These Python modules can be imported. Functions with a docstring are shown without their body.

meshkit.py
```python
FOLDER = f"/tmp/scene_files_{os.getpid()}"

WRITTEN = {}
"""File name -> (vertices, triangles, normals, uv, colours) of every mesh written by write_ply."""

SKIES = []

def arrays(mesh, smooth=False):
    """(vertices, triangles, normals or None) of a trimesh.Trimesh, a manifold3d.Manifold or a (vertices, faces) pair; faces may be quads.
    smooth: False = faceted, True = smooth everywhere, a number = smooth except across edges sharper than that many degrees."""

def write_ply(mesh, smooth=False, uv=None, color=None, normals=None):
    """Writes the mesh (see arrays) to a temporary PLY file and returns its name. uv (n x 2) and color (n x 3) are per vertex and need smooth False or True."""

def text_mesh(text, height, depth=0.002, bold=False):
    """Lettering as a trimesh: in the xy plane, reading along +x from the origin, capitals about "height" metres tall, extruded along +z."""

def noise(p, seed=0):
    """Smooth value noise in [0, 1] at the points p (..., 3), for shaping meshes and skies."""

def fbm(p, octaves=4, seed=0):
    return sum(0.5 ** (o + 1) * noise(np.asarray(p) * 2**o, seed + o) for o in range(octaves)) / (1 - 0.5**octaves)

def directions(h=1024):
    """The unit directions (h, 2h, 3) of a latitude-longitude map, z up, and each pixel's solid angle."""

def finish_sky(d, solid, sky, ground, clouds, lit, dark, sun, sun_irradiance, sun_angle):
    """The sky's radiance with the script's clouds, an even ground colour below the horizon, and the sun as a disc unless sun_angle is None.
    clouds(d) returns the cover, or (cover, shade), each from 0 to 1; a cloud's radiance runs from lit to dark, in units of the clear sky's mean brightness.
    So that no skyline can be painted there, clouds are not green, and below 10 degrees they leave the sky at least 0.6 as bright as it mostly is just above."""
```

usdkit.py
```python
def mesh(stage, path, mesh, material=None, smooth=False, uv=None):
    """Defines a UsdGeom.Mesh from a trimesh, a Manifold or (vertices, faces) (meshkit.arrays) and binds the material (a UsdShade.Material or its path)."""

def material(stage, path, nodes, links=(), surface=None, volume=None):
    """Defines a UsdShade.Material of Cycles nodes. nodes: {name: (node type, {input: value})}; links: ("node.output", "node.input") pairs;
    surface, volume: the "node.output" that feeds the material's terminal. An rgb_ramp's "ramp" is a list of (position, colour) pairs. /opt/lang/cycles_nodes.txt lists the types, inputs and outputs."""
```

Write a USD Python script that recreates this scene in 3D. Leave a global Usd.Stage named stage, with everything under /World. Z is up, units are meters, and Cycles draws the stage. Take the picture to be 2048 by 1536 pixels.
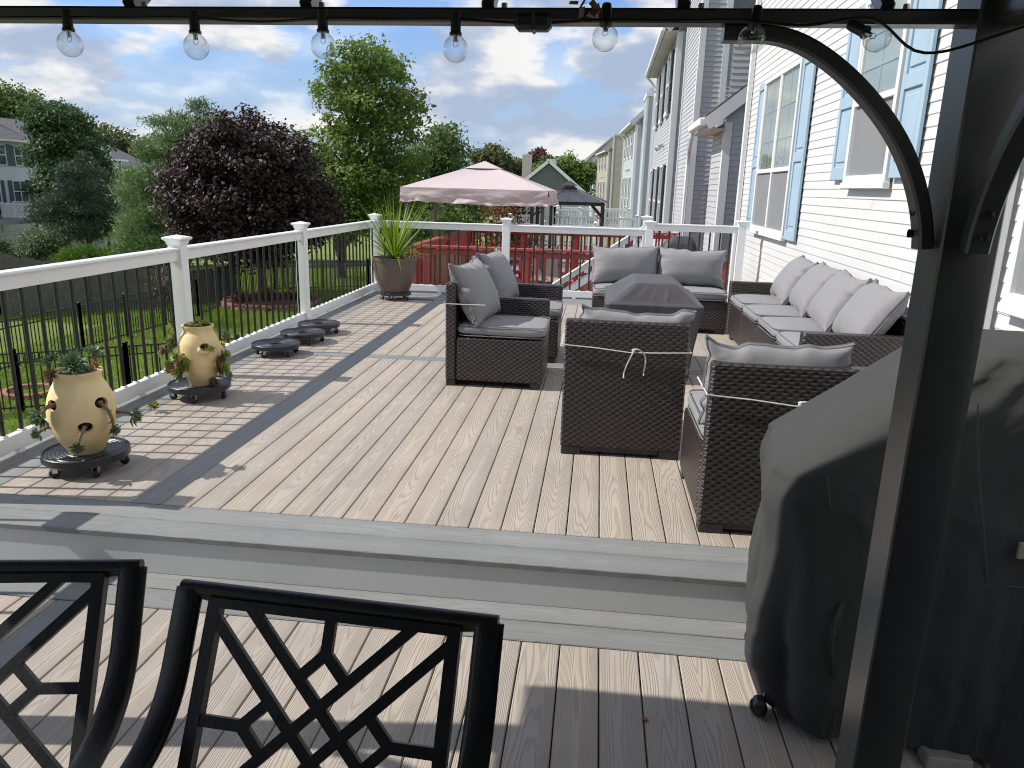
import math
import numpy as np
import trimesh
import manifold3d as m3
import usdkit, meshkit
from pxr import Usd, UsdGeom, UsdLux, UsdShade, Gf, Sdf, Vt

PI = math.pi
stage = Usd.Stage.CreateInMemory()
UsdGeom.SetStageUpAxis(stage, UsdGeom.Tokens.z)
UsdGeom.SetStageMetersPerUnit(stage, 1.0)
UsdGeom.Xform.Define(stage, '/World')
UsdGeom.Scope.Define(stage, '/World/Looks')

# ------------------------------------------------------------------ camera, sky, sun, exposure
YAW, PITCH, ROLL = 0.1060745, 0.2561804, 0.02769547
EXPOSURE = 0.38
fw = np.array([-math.sin(YAW) * math.cos(PITCH), math.cos(YAW) * math.cos(PITCH), -math.sin(PITCH)])
ri = np.array([math.cos(YAW), math.sin(YAW), 0.0])
up = np.cross(ri, fw)
ri, up = math.cos(ROLL) * ri + math.sin(ROLL) * up, -math.sin(ROLL) * ri + math.cos(ROLL) * up
cam = UsdGeom.Camera.Define(stage, '/World/camera')
mt = np.eye(4)
mt[0, :3], mt[1, :3], mt[2, :3], mt[3, :3] = ri, up, -fw, (0, 0, 1.468)
cam.AddTransformOp().Set(Gf.Matrix4d(*mt.ravel().tolist()))
cam.CreateHorizontalApertureAttr(36.0)
cam.CreateVerticalApertureAttr(27.0)
cam.CreateFocalLengthAttr(36.0 * 1508.8 / 2048)
cam.CreateClippingRangeAttr(Gf.Vec2f(0.05, 2000))
cam.CreateExposureAttr(EXPOSURE)

SUN_EL = math.radians(41.8)
SUN_H = np.array([-0.993, -0.12]) / np.hypot(0.993, 0.12)
SUN = np.array([SUN_H[0] * math.cos(SUN_EL), SUN_H[1] * math.cos(SUN_EL), math.sin(SUN_EL)])
sun = UsdLux.DistantLight.Define(stage, '/World/sunlight')
sun.CreateIntensityAttr(1.05)
sun.CreateNormalizeAttr(True)
sun.CreateAngleAttr(0.5)
sun.CreateColorAttr(Gf.Vec3f(1.0, 0.945, 0.86))
_x = np.cross([0, 0, 1.0], SUN); _x /= np.linalg.norm(_x)
_y = np.cross(SUN, _x)
ms = np.eye(4); ms[0, :3], ms[1, :3], ms[2, :3] = _x, _y, SUN
sun.AddTransformOp().Set(Gf.Matrix4d(*ms.ravel().tolist()))

SKY_STRENGTH = 0.11
sky_mat = usdkit.material(stage, '/World/Looks/sky', {
    'sky': ('sky_texture', {'sky_type': 'single_scattering', 'sun_disc': False, 'sun_elevation': SUN_EL,
                            'sun_rotation': math.atan2(SUN[0], SUN[1]), 'air_density': 1.0, 'aerosol_density': 0.25, 'ozone_density': 2.0}),
    'tint': ('mix_color', {'blend_type': 'multiply', 'fac': 1.0, 'b': (0.70, 0.90, 1.18), 'use_clamp': False}),
    'tc': ('texture_coordinate', {}),
    'sep': ('separate_xyz', {}),
    'cv': ('combine_xyz', {}), 'z2': ('math', {'math_type': 'multiply', 'value2': 2.5}),
    'n1': ('noise_texture', {'scale': 5.0, 'detail': 7.0, 'roughness': 0.52, 'distortion': 0.1}),
    'cov': ('map_range', {'range_type': 'smoothstep', 'from_min': 0.405, 'from_max': 0.50, 'to_min': 0.0, 'to_max': 0.95, 'clamp': True}),
    'hz': ('map_range', {'range_type': 'smoothstep', 'from_min': 0.0, 'from_max': 0.26, 'to_min': 0.92, 'to_max': 0.0, 'clamp': True}), 'cm': ('math', {'math_type': 'maximum'}),
    'off': ('mapping', {'location': (0.06, 0.02, -0.10)}),
    'n2': ('noise_texture', {'scale': 7.5, 'detail': 6.0, 'roughness': 0.5}),
    'shade': ('rgb_ramp', {'ramp': [(0.0, (2.7, 3.3, 4.5)), (0.42, (3.0, 3.6, 4.75)), (0.48, (3.8, 4.25, 5.1)), (0.56, (6.6, 6.5, 6.3)), (1.0, (7.4, 7.2, 6.8))]}),
    'mx': ('mix_color', {'use_clamp': False}),
    'bg': ('background_shader', {'strength': SKY_STRENGTH}),
}, [('tc.generated', 'sep.vector'), ('sep.x', 'cv.x'), ('sep.y', 'cv.y'), ('sep.z', 'z2.value1'), ('z2.value', 'cv.z'), ('cv.vector', 'n1.vector'), ('n1.fac', 'cov.value'),
    ('cv.vector', 'off.vector'), ('off.vector', 'n2.vector'), ('n2.fac', 'shade.fac'),
    ('sep.z', 'hz.value'), ('cov.result', 'cm.value1'), ('hz.result', 'cm.value2'), ('cm.value', 'mx.fac'), ('sky.color', 'tint.a'), ('tint.result', 'mx.a'), ('shade.color', 'mx.b'), ('mx.result', 'bg.color')], surface='bg.background')
dome = UsdLux.DomeLight.Define(stage, '/World/sky')
UsdShade.MaterialBindingAPI.Apply(dome.GetPrim()).Bind(sky_mat)
dome.GetPrim().SetCustomDataByKey('kind', 'structure')

# ------------------------------------------------------------------ helpers
COUNT = {}


def uniq(parent, name):
    k = (parent, name)
    n = COUNT.get(k, 0)
    COUNT[k] = n + 1
    return f'{parent}/{name}' if n == 0 else f'{parent}/{name}_{n:03d}'


def data(path, **kw):
    p = stage.GetPrimAtPath(path)
    for k, v in kw.items():
        if v is not None:
            p.SetCustomDataByKey(k, v)


def place(path, loc=None, rotz=None, rot=None):
    x = UsdGeom.Xformable(stage.GetPrimAtPath(path))
    if loc is not None:
        x.AddTranslateOp().Set(Gf.Vec3d(*map(float, loc)))
    if rotz is not None:
        x.AddRotateZOp().Set(float(rotz))
    if rot is not None:
        x.AddRotateXYZOp().Set(Gf.Vec3f(*map(float, rot)))


def thing(name, label, category, group=None, loc=(0, 0, 0), rotz=0.0, kind=None):
    path = uniq('/World', name)
    UsdGeom.Xform.Define(stage, path)
    place(path, loc, rotz)
    data(path, label=label, category=category, group=group, kind=kind)
    return path


def part(parent, name, mesh, material, smooth=False, label=None, kind=None, uv=None, loc=None, rotz=None, rot=None, category=None, group=None):
    path = uniq(parent, name)
    usdkit.mesh(stage, path, mesh, MAT[material], smooth=smooth, uv=uv)
    if loc is not None or rotz is not None or rot is not None:
        place(path, loc, rotz, rot)
    data(path, label=label, kind=kind, category=category, group=group)
    return path


def copy(src, loc, rotz, label, group=None):
    d = stage.GetPrimAtPath(src).GetCustomData()
    r = thing(src.split('/')[-1].split('_0')[0], label, d['category'], group or d.get('group'), loc, rotz)
    p = stage.GetPrimAtPath(r)
    p.GetReferences().AddInternalReference(Sdf.Path(src))
    p.SetInstanceable(True)
    return r


def tri(f):
    f = np.asarray(f, int)
    if f.ndim == 2 and f.shape[1] == 4:
        f = np.vstack([f[:, [0, 1, 2]], f[:, [0, 2, 3]]])
    return f


def cat(*ms):
    vs, fs, n = [], [], 0
    for v, f in ms:
        vs.append(np.asarray(v, float)); fs.append(tri(f) + n); n += len(v)
    return np.vstack(vs), np.vstack(fs)


def move(m, d):
    return np.asarray(m[0], float) + np.asarray(d, float), m[1]


def xf(m, M):
    return np.asarray(m[0]) @ np.asarray(M)[:3, :3].T + np.asarray(M)[:3, 3], m[1]


def rz(m, deg, c=(0, 0, 0)):
    a = math.radians(deg); R = np.array([[math.cos(a), -math.sin(a), 0], [math.sin(a), math.cos(a), 0], [0, 0, 1]])
    return (np.asarray(m[0]) - c) @ R.T + c, m[1]


def box(a, b, bev=0.0):
    """Box from corner a to b, its edges chamfered by bev."""
    a, b = np.minimum(a, b).astype(float), np.maximum(a, b).astype(float)
    if bev <= 0:
        v = np.array([[x, y, z] for x in (a[0], b[0]) for y in (a[1], b[1]) for z in (a[2], b[2])])
        return v, np.array([[0, 1, 3], [0, 3, 2], [4, 6, 7], [4, 7, 5], [0, 4, 5], [0, 5, 1], [2, 3, 7], [2, 7, 6], [0, 2, 6], [0, 6, 4], [1, 5, 7], [1, 7, 3]])
    bev = min(bev, 0.49 * (b - a).min())
    pts = []
    for s in np.ndindex(2, 2, 2):
        c = np.where(np.array(s) == 0, a, b); d = np.where(np.array(s) == 0, 1, -1) * bev
        for k in range(3):
            q = c + d; q[k] = c[k]; pts.append(q)
    h = trimesh.convex.convex_hull(np.array(pts))
    return np.array(h.vertices), np.array(h.faces)


def obox(p0, p1, w, h, bev=0.0, upv=(0, 0, 1)):
    """Bar with a rectangular section (w across, h along upv) from p0 to p1."""
    p0, p1 = np.asarray(p0, float), np.asarray(p1, float)
    L = np.linalg.norm(p1 - p0); t = (p1 - p0) / L
    u = np.asarray(upv, float); s = np.cross(t, u); s /= np.linalg.norm(s); u = np.cross(s, t)
    v, f = box((0, -w / 2, -h / 2), (L, w / 2, h / 2), bev)
    return v[:, :1] * t + v[:, 1:2] * -s + v[:, 2:] * u + p0, f


def tube(path, r, n=8, cap=True, flat=1.0, upv=(0, 0, 1)):
    P = np.asarray(path, float); N = len(P)
    r = np.broadcast_to(r, (N,)) if np.ndim(r) < 2 else r
    T = np.gradient(P, axis=0); T /= np.linalg.norm(T, axis=1, keepdims=True) + 1e-12
    u = np.asarray(upv, float)
    rings = []
    for i in range(N):
        s = np.cross(T[i], u)
        if np.linalg.norm(s) < 1e-3:
            s = np.cross(T[i], (1, 0, 0.01))
        s /= np.linalg.norm(s); w = np.cross(s, T[i])
        a = np.arange(n) / n * 2 * PI
        rings.append(P[i] + r[i] * (np.cos(a)[:, None] * s + flat * np.sin(a)[:, None] * w))
    v = np.vstack(rings)
    f = []
    for i in range(N - 1):
        for k in range(n):
            a, b = i * n + k, i * n + (k + 1) % n
            f.append([a, b, b + n, a + n])
    f = tri(f)
    if cap:
        v = np.vstack([v, P[0], P[-1]])
        c0, c1 = N * n, N * n + 1
        f = np.vstack([f, [[c0, (k + 1) % n, k] for k in range(n)], [[c1, (N - 1) * n + k, (N - 1) * n + (k + 1) % n] for k in range(n)]])
    return v, f


def lathe(prof, n=32, c=(0, 0, 0), square=False):
    """Revolves (r, z) pairs; square: four-sided."""
    prof = np.asarray(prof, float)
    if square:
        n = 4
    a = (np.arange(n) + (0.5 if square else 0)) / n * 2 * PI
    k = math.sqrt(2) if square else 1
    v = np.array([[r * k * math.cos(t), r * k * math.sin(t), z] for r, z in prof for t in a])
    f = []
    for i in range(len(prof) - 1):
        for j in range(n):
            A, B = i * n + j, i * n + (j + 1) % n
            f.append([A, B, B + n, A + n])
    f = tri(f)
    keep = [np.linalg.norm(np.cross(v[t[1]] - v[t[0]], v[t[2]] - v[t[0]])) > 1e-12 for t in f]
    return v + np.asarray(c, float), f[keep]


def grid(fn, nu, nv):
    """Surface fn(u, v) -> (.., 3), u and v in 0..1."""
    u, v = np.meshgrid(np.linspace(0, 1, nu), np.linspace(0, 1, nv), indexing='ij')
    P = fn(u, v).reshape(-1, 3)
    i, j = np.meshgrid(np.arange(nu - 1), np.arange(nv - 1), indexing='ij')
    a = (i * nv + j).ravel()
    return P, tri(np.stack([a, a + nv, a + nv + 1, a + 1], 1))


def boxuv(m):
    """Face-split mesh and its box-projected UVs in metres."""
    v, f = np.asarray(m[0], float), tri(m[1])
    V = v[f].reshape(-1, 3)
    n = np.cross(v[f[:, 1]] - v[f[:, 0]], v[f[:, 2]] - v[f[:, 0]])
    ax = np.abs(n).argmax(1).repeat(3)
    uv = np.where((ax == 0)[:, None], V[:, [1, 2]], np.where((ax == 1)[:, None], V[:, [0, 2]], V[:, [0, 1]]))
    return (V, np.arange(len(V)).reshape(-1, 3)), uv


def noise(p, seed=0):
    return meshkit.noise(np.asarray(p, float), seed)


def arr(m):
    return meshkit.arrays(m)[:2]


def spline(pts, n):
    from scipy.interpolate import CubicSpline
    P = np.asarray(pts, float); d = np.r_[0, np.cumsum(np.linalg.norm(np.diff(P, axis=0), axis=1))]
    return CubicSpline(d, P)(np.linspace(0, d[-1], n))


# ------------------------------------------------------------------ materials
MAT = {}


def mat(name, nodes, links, surface='p.BSDF'):
    MAT[name] = usdkit.material(stage, f'/World/Looks/{name}', nodes, links, surface=surface)


def plain(name, col, rough=0.5, var=0.12, scale=6.0, bump=0.0, bscale=60.0, metal=0.0, spec=0.5, coat=0.0, sheen=0.0):
    """One colour with a little mottling and fine relief."""
    c = np.asarray(col, float)
    n = {'g': ('geometry', {}), 'n': ('noise_texture', {'scale': scale, 'detail': 4.0, 'roughness': 0.6}),
         'r': ('rgb_ramp', {'ramp': [(0.25, tuple(c * (1 - var))), (0.75, tuple(np.minimum(c * (1 + var), 1)))]}),
         'rr': ('map_range', {'from_min': 0.3, 'from_max': 0.7, 'to_min': rough * 0.88, 'to_max': min(1, rough * 1.12), 'clamp': True}),
         'p': ('principled_bsdf', {'metallic': metal, 'specular_ior_level': spec, 'coat_weight': coat, 'sheen_weight': sheen})}
    l = [('g.position', 'n.vector'), ('n.fac', 'r.fac'), ('r.color', 'p.base_color'), ('n.fac', 'rr.value'), ('rr.result', 'p.roughness')]
    if bump:
        n['bn'] = ('noise_texture', {'scale': bscale, 'detail': 3.0}); n['b'] = ('bump', {'distance': bump, 'strength': 1.0})
        l += [('g.position', 'bn.vector'), ('bn.fac', 'b.height'), ('b.normal', 'p.normal')]
    mat(name, n, l)


def board(name, c_light, c_dark, c_alt, lines=1.0, rough=0.6, contrast=1.0):
    """Embossed composite decking: cathedral grain lines along the board's own y axis."""
    mat(name, {
        'tc': ('texture_coordinate', {}), 'oi': ('object_info', {}), 's': ('separate_xyz', {}),
        'sx': ('math', {'math_type': 'multiply', 'value2': 10.0}), 'sy': ('math', {'math_type': 'multiply', 'value2': 0.85}),
        'sd': ('math', {'math_type': 'multiply', 'value2': 91.0}), 'v': ('combine_xyz', {}),
        'n': ('noise_texture', {'scale': 1.0, 'detail': 1.6, 'roughness': 0.4}),
        'x2': ('math', {'math_type': 'multiply'}), 'x2k': ('math', {'math_type': 'multiply', 'value2': 1700.0 * lines}),
        'nk': ('math', {'math_type': 'multiply_add', 'value2': 19.0 * lines}),
        'fr': ('math', {'math_type': 'fraction'}),
        'ln': ('rgb_ramp', {'ramp': [(0.0, (0, 0, 0)), (0.30, (0.15, 0.15, 0.15)), (0.52, (1, 1, 1)), (0.66, (0.9, 0.9, 0.9)), (0.80, (0, 0, 0))]}),
        'br': ('noise_texture', {'scale': 0.35, 'detail': 3.0}), 'brm': ('math', {'math_type': 'multiply', 'value2': contrast}),
        'tone': ('rgb_ramp', {'ramp': [(0.3, c_light), (0.7, c_alt)]}),
        'tsel': ('math', {'math_type': 'multiply_add', 'value2': 0.55}), 'tn': ('noise_texture', {'scale': 0.9, 'detail': 3.0}), 'tnk': ('math', {'math_type': 'multiply', 'value2': 0.5}),
        'mx': ('mix_color', {'b': c_dark}),
        'dirt': ('noise_texture', {'scale': 2.3, 'detail': 5.0, 'roughness': 0.65}), 'dr': ('map_range', {'from_min': 0.25, 'from_max': 0.75, 'to_min': 0.86, 'to_max': 1.08, 'clamp': True}),
        'dm': ('mix_color', {'blend_type': 'multiply', 'fac': 1.0, 'use_clamp': False}), 'dc': ('combine_color', {}), 'g': ('geometry', {}),
        'inv': ('math', {'math_type': 'subtract', 'value1': 1.0}),
        'b': ('bump', {'distance': 0.0012, 'strength': 0.8}),
        'p': ('principled_bsdf', {'roughness': rough, 'specular_ior_level': 0.35})},
        [('tc.object', 's.vector'), ('s.x', 'sx.value1'), ('s.y', 'sy.value1'), ('oi.random', 'sd.value1'),
         ('sx.value', 'v.x'), ('sy.value', 'v.y'), ('sd.value', 'v.z'), ('v.vector', 'n.vector'),
         ('s.x', 'x2.value1'), ('s.x', 'x2.value2'), ('x2.value', 'x2k.value1'), ('n.fac', 'nk.value1'), ('x2k.value', 'nk.value3'), ('nk.value', 'fr.value1'),
         ('fr.value', 'ln.fac'), ('v.vector', 'br.vector'), ('ln.color', 'brm.value1'), ('v.vector', 'tn.vector'), ('tn.fac', 'tnk.value1'),
         ('oi.random', 'tsel.value1'), ('tnk.value', 'tsel.value3'), ('tsel.value', 'tone.fac'), ('tone.color', 'mx.a'), ('brm.value', 'mx.fac'),
         ('g.position', 'dirt.vector'), ('dirt.fac', 'dr.value'), ('dr.result', 'dc.r'), ('dr.result', 'dc.g'), ('dr.result', 'dc.b'),
         ('mx.result', 'dm.a'), ('dc.color', 'dm.b'), ('dm.result', 'p.base_color'), ('ln.color', 'inv.value2'), ('inv.value', 'b.height'), ('b.normal', 'p.normal')])


board('tan_board', (0.44, 0.383, 0.322), (0.25, 0.213, 0.18), (0.395, 0.353, 0.315), contrast=0.50)
board('grey_board', (0.262, 0.268, 0.266), (0.18, 0.186, 0.188), (0.225, 0.232, 0.234), lines=0.8, contrast=0.5)
board('red_board', (0.45, 0.13, 0.11), (0.32, 0.085, 0.075), (0.40, 0.115, 0.10), contrast=0.4)
plain('white_vinyl', (0.80, 0.81, 0.82), 0.35, 0.03, 3.0)
plain('white_trim', (0.70, 0.71, 0.72), 0.45, 0.04, 2.0)
plain('riser_white', (0.60, 0.615, 0.615), 0.45, 0.04, 2.5)
plain('white_siding', (0.60, 0.605, 0.61), 0.45, 0.05, 1.2, bump=0.0006, bscale=25)
plain('grey_siding', (0.44, 0.455, 0.48), 0.5, 0.05, 1.0)
plain('gable_grey', (0.15, 0.155, 0.17), 0.6)
plain('blue_siding', (0.47, 0.49, 0.53), 0.5, 0.05, 1.0)
plain('beige_siding', (0.46, 0.41, 0.36), 0.5, 0.05, 1.0)
plain('pale_blue_siding', (0.68, 0.71, 0.73), 0.55, 0.05, 1.0)
plain('cream_siding', (0.56, 0.57, 0.52), 0.55, 0.05, 1.0)
plain('shutter_blue', (0.33, 0.445, 0.55), 0.45, 0.05, 4.0, bump=0.0004, bscale=80)
plain('shutter_black', (0.025, 0.027, 0.03), 0.4)
plain('shutter_teal', (0.04, 0.085, 0.10), 0.45)
plain('soffit', (0.58, 0.53, 0.46), 0.6)
plain('roof_shingle', (0.075, 0.075, 0.08), 0.9, 0.3, 5.0, bump=0.01, bscale=14)
plain('roof_green', (0.17, 0.18, 0.13), 0.9, 0.25, 2.0, bump=0.01, bscale=10)
plain('roof_grey', (0.13, 0.13, 0.135), 0.9, 0.25, 2.0, bump=0.01, bscale=10)
plain('black_metal', (0.016, 0.016, 0.017), 0.38, 0.2, 20.0)
plain('gazebo_metal', (0.045, 0.047, 0.05), 0.30, 0.15, 3.0, spec=0.6)
plain('cast_black', (0.022, 0.023, 0.025), 0.42, 0.25, 30.0, bump=0.0006, bscale=140, spec=0.6)
plain('curtain', (0.025, 0.026, 0.028), 0.85, 0.1, 8.0)
plain('roof_panel', (0.03, 0.03, 0.032), 0.5)
plain('steel', (0.55, 0.55, 0.56), 0.3, 0.1, 20.0, metal=1.0)
plain('black_plastic', (0.022, 0.024, 0.028), 0.36, 0.2, 12.0, bump=0.0008, bscale=120)
plain('rubber', (0.012, 0.012, 0.012), 0.5)
plain('cushion', (0.205, 0.204, 0.215), 0.75, 0.025, 3.0, bump=0.0005, bscale=14, sheen=0.15)
plain('piping', (0.14, 0.14, 0.15), 0.75)
plain('rope', (0.50, 0.48, 0.46), 0.8, 0.15, 60.0)
plain('table_cover', (0.062, 0.056, 0.063), 0.42, 0.08, 4.0, bump=0.003, bscale=9)
plain('grill_cover', (0.048, 0.050, 0.050), 0.85, 0.12, 5.0, bump=0.002, bscale=30, spec=0.22)
plain('cover_seam', (0.06, 0.06, 0.06), 0.7)
plain('piping_dark', (0.035, 0.032, 0.045), 0.7)
plain('groove_grey', (0.13, 0.135, 0.14), 0.4)
plain('mesh_vent', (0.30, 0.27, 0.22), 0.7, 0.2, 90.0)
plain('far_cover', (0.055, 0.055, 0.06), 0.6)
plain('jar_clay', (0.78, 0.60, 0.32), 0.62, 0.10, 5.0, bump=0.001, bscale=30)
plain('jar_stained', (0.74, 0.56, 0.29), 0.62, 0.16, 7.0, bump=0.001, bscale=30)
plain('soil', (0.05, 0.035, 0.025), 0.95, 0.5, 60.0, bump=0.004, bscale=90)
plain('pot_brown', (0.115, 0.085, 0.07), 0.42, 0.12, 6.0, bump=0.001, bscale=30)
plain('dry_leaf', (0.22, 0.15, 0.09), 0.8, 0.4, 60.0)
plain('bark', (0.10, 0.075, 0.055), 0.95, 0.35, 4.0, bump=0.01, bscale=22)
plain('pale_bark', (0.30, 0.26, 0.21), 0.9, 0.3, 8.0)
plain('wood_fence', (0.10, 0.095, 0.08), 0.9, 0.3, 6.0, bump=0.002, bscale=30)
plain('fence_metal', (0.012, 0.014, 0.013), 0.45)
plain('brick', (0.30, 0.135, 0.10), 0.9, 0.35, 7.0, bump=0.003, bscale=60)
plain('mulch', (0.09, 0.045, 0.03), 0.95, 0.4, 20.0, bump=0.02, bscale=15)
plain('canopy_pink', (0.54, 0.45, 0.455), 0.8, 0.04, 2.0, bump=0.004, bscale=8)
plain('canopy_pole', (0.09, 0.075, 0.065), 0.5)
plain('red_rail', (0.35, 0.058, 0.054), 0.6, 0.18, 4.0)
plain('sling', (0.33, 0.29, 0.24), 0.7)
plain('dark_wood', (0.075, 0.035, 0.03), 0.7, 0.2, 4.0)
plain('banner_blue', (0.10, 0.18, 0.42), 0.7)
plain('concrete', (0.30, 0.29, 0.28), 0.9, 0.15, 12.0, bump=0.002, bscale=60)
plain('ladybug_red', (0.35, 0.05, 0.02), 0.4)
plain('dark_interior', (0.05, 0.055, 0.06), 0.8)
plain('blind', (0.56, 0.56, 0.53), 0.7, 0.03)
plain('screen', (0.20, 0.205, 0.215), 0.7, 0.05)
plain('muntin', (0.62, 0.66, 0.66), 0.5)

# wicker: flat strands woven over and under, from UVs in metres
mat('wicker', {
    'tc': ('texture_coordinate', {}), 's': ('separate_xyz', {}),
    'row': ('math', {'math_type': 'multiply', 'value2': 1 / 0.0165}), 'rf': ('math', {'math_type': 'floor'}), 'fr': ('math', {'math_type': 'fraction'}),
    'frp': ('math', {'math_type': 'multiply', 'value2': PI}), 'prof': ('math', {'math_type': 'sine'}), 'pw': ('math', {'math_type': 'power', 'value2': 0.5}),
    'col': ('math', {'math_type': 'multiply', 'value2': 1 / 0.046}), 'half': ('math', {'math_type': 'multiply_add', 'value2': 0.5}),
    'ph': ('math', {'math_type': 'multiply', 'value2': 2 * PI}), 'cs': ('math', {'math_type': 'cosine'}), 'wv': ('math', {'math_type': 'multiply_add', 'value2': 0.38, 'value3': 0.62}),
    'h': ('math', {'math_type': 'multiply'}),
    'n': ('noise_texture', {'scale': 40.0, 'detail': 3.0}), 'hn': ('math', {'math_type': 'multiply_add', 'value2': 0.25}),
    'c': ('rgb_ramp', {'ramp': [(0.0, (0.003, 0.0025, 0.0025)), (0.30, (0.009, 0.007, 0.007)), (0.62, (0.031, 0.022, 0.021)), (1.0, (0.050, 0.036, 0.034))]}),
    'b': ('bump', {'distance': 0.006, 'strength': 1.0}),
    'p': ('principled_bsdf', {'roughness': 0.36, 'specular_ior_level': 0.55})},
    [('tc.UV', 's.vector'), ('s.y', 'row.value1'), ('row.value', 'rf.value1'), ('row.value', 'fr.value1'), ('fr.value', 'frp.value1'), ('frp.value', 'prof.value1'), ('prof.value', 'pw.value1'),
     ('s.x', 'col.value1'), ('rf.value', 'half.value1'), ('col.value', 'half.value3'), ('half.value', 'ph.value1'), ('ph.value', 'cs.value1'), ('cs.value', 'wv.value1'),
     ('pw.value', 'h.value1'), ('wv.value', 'h.value2'), ('tc.UV', 'n.vector'), ('n.fac', 'hn.value1'), ('h.value', 'hn.value3'),
     ('hn.value', 'c.fac'), ('c.color', 'p.base_color'), ('h.value', 'b.height'), ('b.normal', 'p.normal')])

# lawn
mat('lawn', {
    'g': ('geometry', {}), 'n1': ('noise_texture', {'scale': 0.5, 'detail': 5.0}), 'n2': ('noise_texture', {'scale': 22.0, 'detail': 4.0, 'roughness': 0.7}),
    'c1': ('rgb_ramp', {'ramp': [(0.25, (0.15, 0.22, 0.035)), (0.55, (0.205, 0.28, 0.045)), (0.75, (0.28, 0.32, 0.08))]}),
    'c2': ('rgb_ramp', {'ramp': [(0.3, (0.6, 0.6, 0.6)), (0.7, (1.15, 1.15, 1.1))]}), 'm': ('mix_color', {'blend_type': 'multiply', 'fac': 1.0, 'use_clamp': False}),
    'b': ('bump', {'distance': 0.06, 'strength': 1.0}), 'p': ('principled_bsdf', {'roughness': 0.85, 'specular_ior_level': 0.2, 'sheen_weight': 0.1})},
    [('g.position', 'n1.vector'), ('g.position', 'n2.vector'), ('n1.fac', 'c1.fac'), ('n2.fac', 'c2.fac'), ('c1.color', 'm.a'), ('c2.color', 'm.b'), ('m.result', 'p.base_color'), ('n2.fac', 'b.height'), ('b.normal', 'p.normal')])


def foliage(name, lo, mid, hi, trans=0.35, rough=0.5, spec=0.4):
    mat(name, {
        'g': ('geometry', {}), 'n': ('noise_texture', {'scale': 0.7, 'detail': 3.0}),
        'a': ('math', {'math_type': 'multiply', 'value2': 0.55}), 'ad': ('math', {'math_type': 'multiply_add', 'value2': 0.5}),
        'r': ('rgb_ramp', {'ramp': [(0.2, lo), (0.5, mid), (0.85, hi)]}),
        'p': ('principled_bsdf', {'roughness': rough, 'specular_ior_level': spec}), 't': ('translucent_bsdf', {}), 'mx': ('mix_closure', {'fac': trans})},
        [('g.position', 'n.vector'), ('n.fac', 'a.value1'), ('g.random_per_island', 'ad.value1'), ('a.value', 'ad.value3'), ('ad.value', 'r.fac'),
         ('r.color', 'p.base_color'), ('r.color', 't.color'), ('p.BSDF', 'mx.closure1'), ('t.BSDF', 'mx.closure2')], surface='mx.closure')


foliage('leaf_green', (0.14, 0.215, 0.045), (0.235, 0.34, 0.07), (0.35, 0.45, 0.11), trans=0.45, spec=0.25)
foliage('leaf_mid', (0.10, 0.16, 0.045), (0.175, 0.265, 0.065), (0.26, 0.34, 0.095), trans=0.4, spec=0.25)
foliage('leaf_dark', (0.06, 0.11, 0.04), (0.115, 0.19, 0.06), (0.19, 0.27, 0.09), trans=0.3, spec=0.25)
foliage('leaf_olive', (0.09, 0.11, 0.03), (0.16, 0.18, 0.05), (0.25, 0.25, 0.085))
foliage('leaf_purple', (0.04, 0.025, 0.022), (0.085, 0.052, 0.046), (0.16, 0.10, 0.082), trans=0.2, rough=0.5, spec=0.3)
foliage('leaf_red', (0.09, 0.03, 0.02), (0.17, 0.06, 0.04), (0.22, 0.10, 0.05))
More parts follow.
